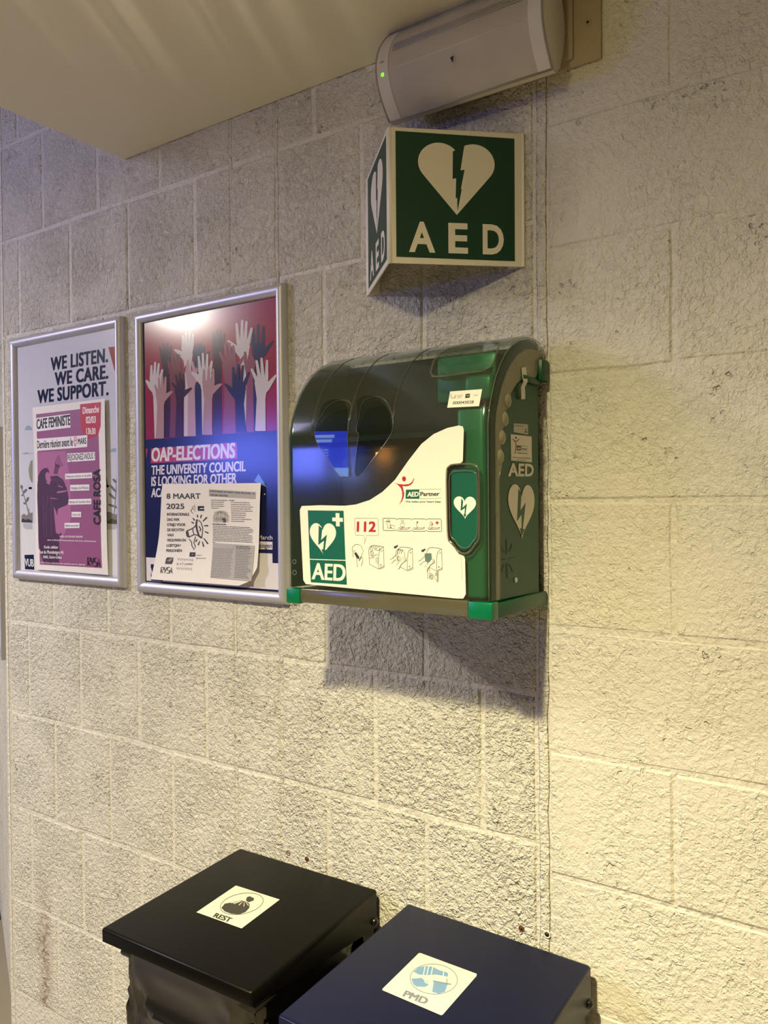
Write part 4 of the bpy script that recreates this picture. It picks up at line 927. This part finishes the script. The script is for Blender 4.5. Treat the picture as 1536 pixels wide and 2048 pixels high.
for (org, dd, nm) in ((Vector((FX, FY, 0)), fr_, 'front_print'), (Vector((FX, FY, 0)), fl_, 'side_print')):
    nn = Vector((dd.y, -dd.x, 0));
    if nn.y > 0: nn = -nn
    def inv(px, py, org=org, dd=dd, nn=nn): p = onplane(px, py, org, nn); return ((p - org).dot(dd), p.z)
    def put(a_, b_, d, org=org, dd=dd, nn=nn): return org + dd * a_ + Vector((0, 0, b_)) + nn * d
    a = Art(inv, put, .0003); a.view(720, 230, .2474)
    if nm == 'front_print':
        k = [(286, 128), (1248, 192), (1252, 1183), (294, 1146)]
        a.poly(k, SGREEN)
        AB = [a.q(p) for p in k]
        U0 = (AB[0][0] + AB[3][0]) / 2; U1 = (AB[1][0] + AB[2][0]) / 2; B0 = (AB[3][1] + AB[2][1]) / 2; B1 = (AB[0][1] + AB[1][1]) / 2
        fd = a
    else:
        # same artwork mirrored round: text reads from far to near
        a_w = 0
        pass
    def uv(u, v, m=nm):
        if m == 'front_print': return (U0 + (U1 - U0) * u, B0 + (B1 - B0) * v)
        return (U1 * .925 + (U0 * 1.0 - U1 * .925) * u, B0 + (B1 - B0) * v)
    if nm == 'side_print': a.ab([uv(0, 0), uv(1, 0), uv(1, 1), uv(0, 1)], SGREEN)
    h0, h1, g0, g1 = .185, .83, .355, .93
    a.ab([uv(h0 + (h1 - h0) * x, g0 + (g1 - g0) * y) for x, y in HEART_R], SWHITE)
    bl = [(750, 295), (843, 248), (812, 448), (845, 443), (815, 600), (823, 600), (790, 772), (788, 772), (785, 672), (773, 672), (777, 512), (748, 517)]
    bu = []
    for x, y in bl:
        A_ = fd.inv(720 + x * .2474, 230 + y * .2474); bu.append(((A_[0] - U0) / (U1 - U0), (A_[1] - B0) / (B1 - B0)))
    a.ab([uv(x, y) for x, y in bu], SGREEN)
    for ch, u0, u1 in (('A', .105, .325), ('E', .435, .60), ('D', .725, .905)):
        v, f, _ = glyphs(ch, .03); a.raw([uv(u0 + (u1 - u0) * x, .055 + .225 * y) for x, y in v], f, SWHITE)
    a.build(nm, sg)

# ------------------------------------------------------------------ emergency light
el = thing('emergency_light', 'white curved emergency light under the ceiling above the AED sign', 'emergency light', (-.11, 0, 2.1))
LXA, LXB = -.258, .038; ZC = 2.176
def sect(k=1.0, m=15):
    P = []
    for i in range(m + 1):
        t_ = -1 + 2 * i / m; P.append((-(.060 + .040 * (1 - t_ * t_)) * k - 0.0, ZC + .074 * t_))
    return P
S = sect()
def sweep(name, x0, x1, prof, mat, thick=.003, parent=None):
    V = []; F = []; n = len(prof)
    inner = [(y + thick, z) for y, z in prof]
    for x in (x0, x1):
        for y, z in prof: V.append((x, y, z))
        for y, z in inner: V.append((x, y, z))
    for i in range(n - 1): F += [(i, i + 1, i + 1 + 2 * n, i + 2 * n), (i + n, i + 3 * n, i + 1 + 3 * n, i + 1 + n), (i, i + n, i + n + 1, i + 1), (i + 2 * n, i + 1 + 2 * n, i + 1 + 3 * n, i + 3 * n)]
    F += [(0, 2 * n, 3 * n, n), (n - 1, 2 * n - 1, 4 * n - 1, 3 * n - 1)]
    o = mesh(name, V, F, mat, parent, smooth=True); smooth_by_angle(o.data, .6); return o
DIFF = clear('prismatic_diffuser', (.85, .83, .80, 1), .35, .62, rgb(216, 208, 198))
sweep('diffuser', LXA + .024, LXB - .022, S, DIFF, .002, el)
sweep('end_cap', LXA + .001, LXA + .024, [(y - .0008, z) for y, z in S], LUMI, .004, el)
sweep('end_cap', LXB - .022, LXB - .001, [(y - .0008, z) for y, z in S], LUMI, .004, el)
# grey gasket edges
for x in (LXA, LXB): tube('gasket', [(x, y, z) for y, z in S], .0018, LUMIG, el, n=8)
for z, y in ((S[0][1], S[0][0]), (S[-1][1], S[-1][0])): tube('gasket', [(LXA, y, z), (LXB, y, z)], .0020, LUMIG, el, n=8)
# housing behind
hb = [(-.0985, ZC), (-.060, ZC - .074), (-.045, ZC - .0725), (-.030, ZC - .058), (-.018, ZC - .030), (-.012, ZC), (-.018, ZC + .03), (-.03, ZC + .058), (-.045, ZC + .0725), (-.06, ZC + .074)]
body = [(-.060, ZC - .074), (-.045, ZC - .0735), (-.030, ZC - .060), (-.017, ZC - .030), (-.012, ZC), (-.017, ZC + .03), (-.03, ZC + .06), (-.045, ZC + .0735), (-.060, ZC + .074)]
for x, s_ in ((LXB + .0005, 1), (LXA - .0005, -1)):
    cap = [(y, z) for y, z in S] + [(y, z) for y, z in reversed(body[1:-1])]
    V = [Vector((x, y, z)) for y, z in cap]; cc = Vector((x + .006 * s_, -.055, ZC)); mid = [v.lerp(cc, .25) + Vector((.004 * s_, 0, 0)) for v in V]; n = len(V)
    Fv = [(i, (i + 1) % n, (i + 1) % n + n, i + n) for i in range(n)] + [(i + n, (i + 1) % n + n, 2 * n) for i in range(n)]
    mesh('housing_end', V + mid + [cc], Fv, LUMI, el, smooth=True)
sweep('housing', LXA, LXB, [(y, z) for y, z in body], LUMI, -.002, el)
# reflector tray and tube inside
box('reflector', (LXA + .03, -.052, ZC - .055), (LXB - .028, -.048, ZC + .055), LUMI, el)
tube('lamp_tube', [(LXA + .04, -.066, ZC + .014), (LXB - .04, -.066, ZC + .014)], .008, LUMI, el, n=12)
for x in (LXA + .034, LXB - .05): box('tube_holder', (x, -.074, ZC + .004), (x + .014, -.052, ZC + .026), LUMIG, el)
for t_ in (.30, .36, .42, .48):
    y = -(.060 + .040 * (1 - t_ * t_)); tube('diffuser_ridge', [(LXA + .03, y, ZC + .074 * t_), (LXB - .03, y, ZC + .074 * t_)], .0009, LUMIG, el, n=6)
for t_ in (-.12,): 
    y = -(.060 + .040 * (1 - t_ * t_)); tube('diffuser_ridge', [(LXA + .034, y + .0006, ZC + .074 * t_), (LXB - .03, y + .0006, ZC + .074 * t_)], .0009, LUMI, el, n=6)
LED = bpy.data.materials.new('green_led'); LED.use_nodes = True; b = LED.node_tree.nodes['Principled BSDF']; b.inputs['Base Color'].default_value = (.1, .8, .02, 1); b.inputs['Emission Color'].default_value = (.16, 1, .02, 1); b.inputs['Emission Strength'].default_value = 1.1
lp = W(765, 153, -.094)
o = lathe('indicator_led', [(.0036, -.002), (.0036, .0006), (.0025, .0016), (0, .002)], (LXA + .0125, -.0985, lp.z), (0, -1, 0), LED, el, 14); o['label'] = 'small lit green indicator'
box('test_button', (LXA + .008, -.1005, lp.z + .012), (LXA + .017, -.096, lp.z + .022), LUMIG, el, bev=.001)
mk = W(905, 118, -.098); prism('mark', [(mk.x - .003, -.1008, mk.z + .002), (mk.x + .0032, -.1008, mk.z + .003), (mk.x + .001, -.1008, mk.z - .007)], (0, .001, 0), DARK, el)
for x, z in ((LXA + .0005, lp.z - .0), (LXB - .0035, 2.19)): box('clip', (x - .002, -.0965, z), (x + .002, -.090, z + .009), DARK, el)
# mounting plate
pl = thing('mounting_plate', 'beige painted metal plate on the wall behind the emergency light', 'wall plate', (.0, 0, 2.125))
box('plate', (-.22, -.006, 2.125), (.095, -.0005, 2.248), PLATE, pl, bev=.0015)
box('raised_pad', (-.20, -.011, 2.136), (.052, -.006, 2.244), PLATE, pl, bev=.003)
sc_ = W(1176, 45, -.007)
lathe('screw', [(.0048, 0), (.0048, .0012), (.0035, .002), (0, .0022)], (sc_.x, -.006, sc_.z), (0, -1, 0), PLATE, pl, 14); lathe('screw_slot', [(.0022, 0), (.0022, .0003), (0, .0003)], (sc_.x, -.0082, sc_.z), (0, -1, 0), DARK, pl, 8)

# ------------------------------------------------------------------ waste bins
LW, LD = .338, .346
def bin_(label, cx, z, yaw, tilt, mat, baglabel, art):
    O = Vector((cx, -.02, z)); wx = Vector((math.cos(yaw), math.sin(yaw), 0)); d = Vector((math.sin(yaw) * math.cos(tilt), -math.cos(yaw) * math.cos(tilt), -math.sin(tilt))); n_ = d.cross(wx)
    if n_.z < 0: n_ = -n_
    L = lambda a_, b_, h=0: O + wx * a_ + d * b_ + n_ * h
    t = thing('waste_bin', label, 'waste bin', (cx, -.02 - LD / 2, 0.12), 'wall bins')
    # lid: pressed sheet with rounded edges, skirt deeper at the hinge end
    h0, h1 = .070, .022; r = .003; ring = [(-LW / 2, 0), (LW / 2, 0), (LW / 2, LD), (-LW / 2, LD)]
    V = []; F = []
    def loop(ins, drop, skirt=None):
        c_ = .006
        pts = []
        for i, (x, y) in enumerate(ring):
            sx_ = 1 if x > 0 else -1; sy = 1 if y > 0 else -1
            px_, py_ = x - sx_ * ins, y - sy * ins
            for k in ((0, 1), (1, 0)) if (i % 2 == 0) else ((1, 0), (0, 1)):
                qx = px_ - sx_ * c_ * k[0] * .5; qy = py_ - sy * c_ * k[1] * .5
                hh = -drop if skirt is None else -(h0 + (h1 - h0) * min(max(qy / LD, 0), 1)) - drop
                pts.append(L(qx, qy, hh))
        return pts
    loops = [loop(.004, 0), loop(.0012, .0009), loop(0, .003), loop(0, 0, 1), loop(.0016, 0, 1), loop(.0016, .004)]
    for lp_ in loops: V += lp_
    m = 8
    for k in range(len(loops) - 1):
        for i in range(m): F.append((k * m + i, k * m + (i + 1) % m, (k + 1) * m + (i + 1) % m, (k + 1) * m + i))
    F.append(tuple(range(m))); F.append(tuple(5 * m + i for i in reversed(range(m))))
    lidm = mesh('lid', V, F, mat, t, smooth=True); smooth_by_angle(lidm.data, .75)
    for sx_ in (-1, 1): lathe('rivet', [(.0075, 0), (.007, .003), (.0045, .0055), (0, .0065)], L(sx_ * LW / 2, .011, -.055), wx * sx_, RIVET, lidm, 16)
    # frame: back plate, side arms, hoop
    box('back_plate', (cx - LW / 2 + .012, -.018, z - .40), (cx + LW / 2 - .012, -.004, z - .075), mat, t, bev=.002)
    for sx_ in (-1, 1):
        q = [L(sx_ * (LW / 2 - .006), .004, -.012), L(sx_ * (LW / 2 - .006), .055, -.012), L(sx_ * (LW / 2 - .006), .03, -.12), L(sx_ * (LW / 2 - .006), .004, -.16)]
        prism('bracket', q, wx * (-sx_ * .003), mat, t)
    tube('hoop', [L(-LW / 2 + .03, .02, -.075), L(-LW / 2 + .02, LD - .03, -.05), L(LW / 2 - .02, LD - .03, -.05), L(LW / 2 - .03, .02, -.075)], .006, RIVET, t, n=10)
    # sticker
    def inv(px, py): p = onplane(px, py, O, n_) - O; return (p.dot(wx), p.dot(d))
    a = Art(inv, lambda u, v, e: L(u, v, e), .0004)
    art(a); a.build('sticker', t)
    # bag hanging from the hoop, creased film
    rn = random.Random(int(cx * 1000)); nz, nr = 60, 110; V = []; F = []
    hx, hy = LW / 2 - .010, LD / 2 - .018; off = O + d * (LD / 2 + .002)
    ph = [(rn.choice((4, 6, 8, 10, 14, 18, 22)), rn.uniform(0, 6), rn.uniform(-26, 26), rn.uniform(.3, 1)) for _ in range(11)]
    for j in range(nz + 1):
        v = j / nz; zz = -.030 - v * .50
        for i in range(nr):
            t_ = 2 * math.pi * i / nr; c_, s_ = math.cos(t_), math.sin(t_); e = .30
            bx = hx * (abs(c_) ** e) * (1 if c_ > 0 else -1); by = hy * (abs(s_) ** e) * (1 if s_ > 0 else -1)
            cr = 0
            for (f, p_, g_, am) in ph: cr += am * (1 - 2 * abs(math.sin(t_ * f * .5 + p_ + g_ * v)) ** .7)
            rad = .98 + .015 * cr * min(1, .12 + 6 * v) + .07 * v
            pnt = off + wx * bx * rad - Vector((0, 1, 0)) * (-by) * rad * 1.0 + Vector((0, 0, zz + .004 * cr * .3))
            V.append(pnt)
    for j in range(nz):
        for i in range(nr): F.append((j * nr + i, j * nr + (i + 1) % nr, (j + 1) * nr + (i + 1) % nr, (j + 1) * nr + i))
    V.append(off + Vector((0, 0, -.56))); F += [(nz * nr + i, nz * nr + (i + 1) % nr, len(V) - 1) for i in range(nr)]
    bg = mesh('bin_bag', V, F, BAG, None, smooth=True); smooth_by_angle(bg.data, .35)
    tag(bg, baglabel, 'bin bag')
    return t
BSTK = M('bin_sticker_white', rgb(208, 204, 184), .4); BINK = M('bin_ink_charcoal', rgb(52, 50, 42), .5); BLB = M('bin_ink_blue', rgb(104, 138, 172), .5); BLG = M('bin_ink_greyblue', rgb(108, 114, 126), .5)
def art_rest(a):
    a.view(180, 1660, .39063)
    a.poly([(747, 285), (972, 357), (776, 505), (545, 422)], BSTK)
    a.ring(777, 379, 112, 52, 2.2, BINK, -.20)
    a.poly([(672, 400), (690, 378), (722, 372), (745, 366), (775, 362), (800, 368), (818, 380), (816, 400), (796, 422), (762, 434), (722, 430), (690, 418)], BINK)
    a.poly([(798, 362), (803, 345), (818, 340), (840, 350), (838, 362), (812, 372)], BINK)
    for p, q in (((775, 366), (735, 378)), ((782, 368), (762, 386)), ((790, 368), (788, 392)), ((797, 370), (812, 388)), ((770, 365), (722, 374))): a.line([p, q], 4, BSTK, taper=(.4, 1))
    a.text('REST', (630, 446), (712, 474), (648, 426), BINK, .05)
def art_pmd(a):
    a.view(540, 1740, .44271)
    a.poly([(672, 377), (680, 376), (934, 470), (933, 480), (780, 655), (772, 657), (508, 544), (508, 538)], BSTK)
    a.ring(740, 494, 107, 68, 3.5, BLG, .06)
    a.poly([(648, 460), (672, 440), (706, 434), (735, 438), (768, 455), (792, 460), (805, 468), (803, 484), (786, 480), (752, 474), (712, 476), (672, 474)], BLB)
    for x in (700, 716, 735): a.line([(x + 2, 432), (x - 8, 478)], 4, BSTK)
    a.line([(785, 458), (782, 482)], 3, BSTK)
    a.poly([(638, 492), (690, 488), (714, 504), (720, 518), (700, 530), (660, 528), (646, 515)], BLB); a.ring(712, 500, 13, 12, 3, BSTK); a.line([(688, 488), (722, 520)], 4, BSTK)
    a.poly([(740, 504), (808, 518), (794, 552), (760, 560), (732, 552)], BLB); a.line([(736, 502), (820, 518)], 5, BLG); a.line([(798, 514), (800, 492)], 3, BLG); a.line([(804, 520), (792, 552)], 3, BSTK)
    a.text('PMD', (600, 571), (702, 608), (616, 546), BLG, .05)
bin_('black wall bin with a REST sticker on its lid', -.497, .731, .034, .019, BLACKMET, 'crinkled black bag hanging under the black lid', art_rest)
bin_('navy blue wall bin with a PMD sticker on its lid', -.089, .727, -.014, .044, BLUEMET, 'black bag hanging under the navy lid', art_pmd)

# ------------------------------------------------------------------ the lit screen across the room (seen as a reflection)
SD_ = Vector((.868, -.497, 0)); SN = Vector((.497, .868, 0)); SC0 = Vector((-3.50, -4.05, 1.82))
tv = thing('display_screen', 'blue lit information screen across the room, seen mirrored in the cabinet lid', 'screen', SC0)
def scr(u, v, d=0): return SC0 + SD_ * u + Vector((0, 0, v)) + SN * d
prism('screen_case', [scr(-.33, -.2), scr(.33, -.2), scr(.33, .2), scr(-.33, .2)], SN * -.04, BLACKP, tv)
def emit(name, c, s):
    m = bpy.data.materials.new(name); m.use_nodes = True; b = m.node_tree.nodes['Principled BSDF']; b.inputs['Base Color'].default_value = (0, 0, 0, 1); b.inputs['Emission Color'].default_value = c; b.inputs['Emission Strength'].default_value = s; return m
SB = emit('screen_blue', (.03, .06, 1, 1), 5); SWt = emit('screen_white', (.25, .42, 1, 1), 7); SB2 = emit('glow_panel_blue', (.14, .19, 1, 1), 15)
a = Art(lambda x, y: (x, y), lambda u, v, d: scr(u, v, d), .001, .0002)
a.rect(-.32, -.11, .32, .18, SB); a.rect(-.32, -.18, .32, -.11, SWt)
for k_, (v_, w_) in enumerate(((.14, .26), (.105, .24), (.07, .12))): a.rect(-.05, v_ - .012, -.05 + w_, v_ + .012, SWt)
for k_ in range(4): a.rect(-.02, .03 - k_ * .022, .16, .037 - k_ * .022, SWt)
a.build('screen_picture', tv)
glow_panel = thing('display_screen', 'added bright blue panel across the room that puts the blue glow in the poster', 'screen', scr(-.75, .05))  # added second emitter, out of view, for the poster's blue glow
prism('screen_case', [scr(-1.12, -.2), scr(-.38, -.2), scr(-.38, .26), scr(-1.12, .26)], SN * -.04, BLACKP, glow_panel)
a = Art(lambda x, y: (x, y), lambda u, v, d: scr(u, v, d), .001, .0002)
a.rect(-1.1, -.18, -.4, .24, SB2); a.build('screen_picture', glow_panel)
ol = thing('strip_lamp', 'small orange strip lamp far across the room, seen mirrored in the lid', 'lamp', (-2.93, -4.36, 1.81))
ow = Vector((.88, -.47, 0)); on_ = Vector((.47, .88, 0)); oc_ = Vector((-2.93, -4.36, 1.81))
prism('lamp_body', [oc_ + ow * -.12 + Vector((0, 0, -.03)), oc_ + ow * .12 + Vector((0, 0, -.03)), oc_ + ow * .12 + Vector((0, 0, .03)), oc_ + ow * -.12 + Vector((0, 0, .03))], on_ * -.03, BLACKP, ol)
prism('diffuser', [oc_ + ow * -.11 + Vector((0, 0, -.018)), oc_ + ow * .11 + Vector((0, 0, -.018)), oc_ + ow * .11 + Vector((0, 0, .018)), oc_ + ow * -.11 + Vector((0, 0, .018))], on_ * .01, emit('lamp_orange', (1, .40, .06, 1), 26), ol)
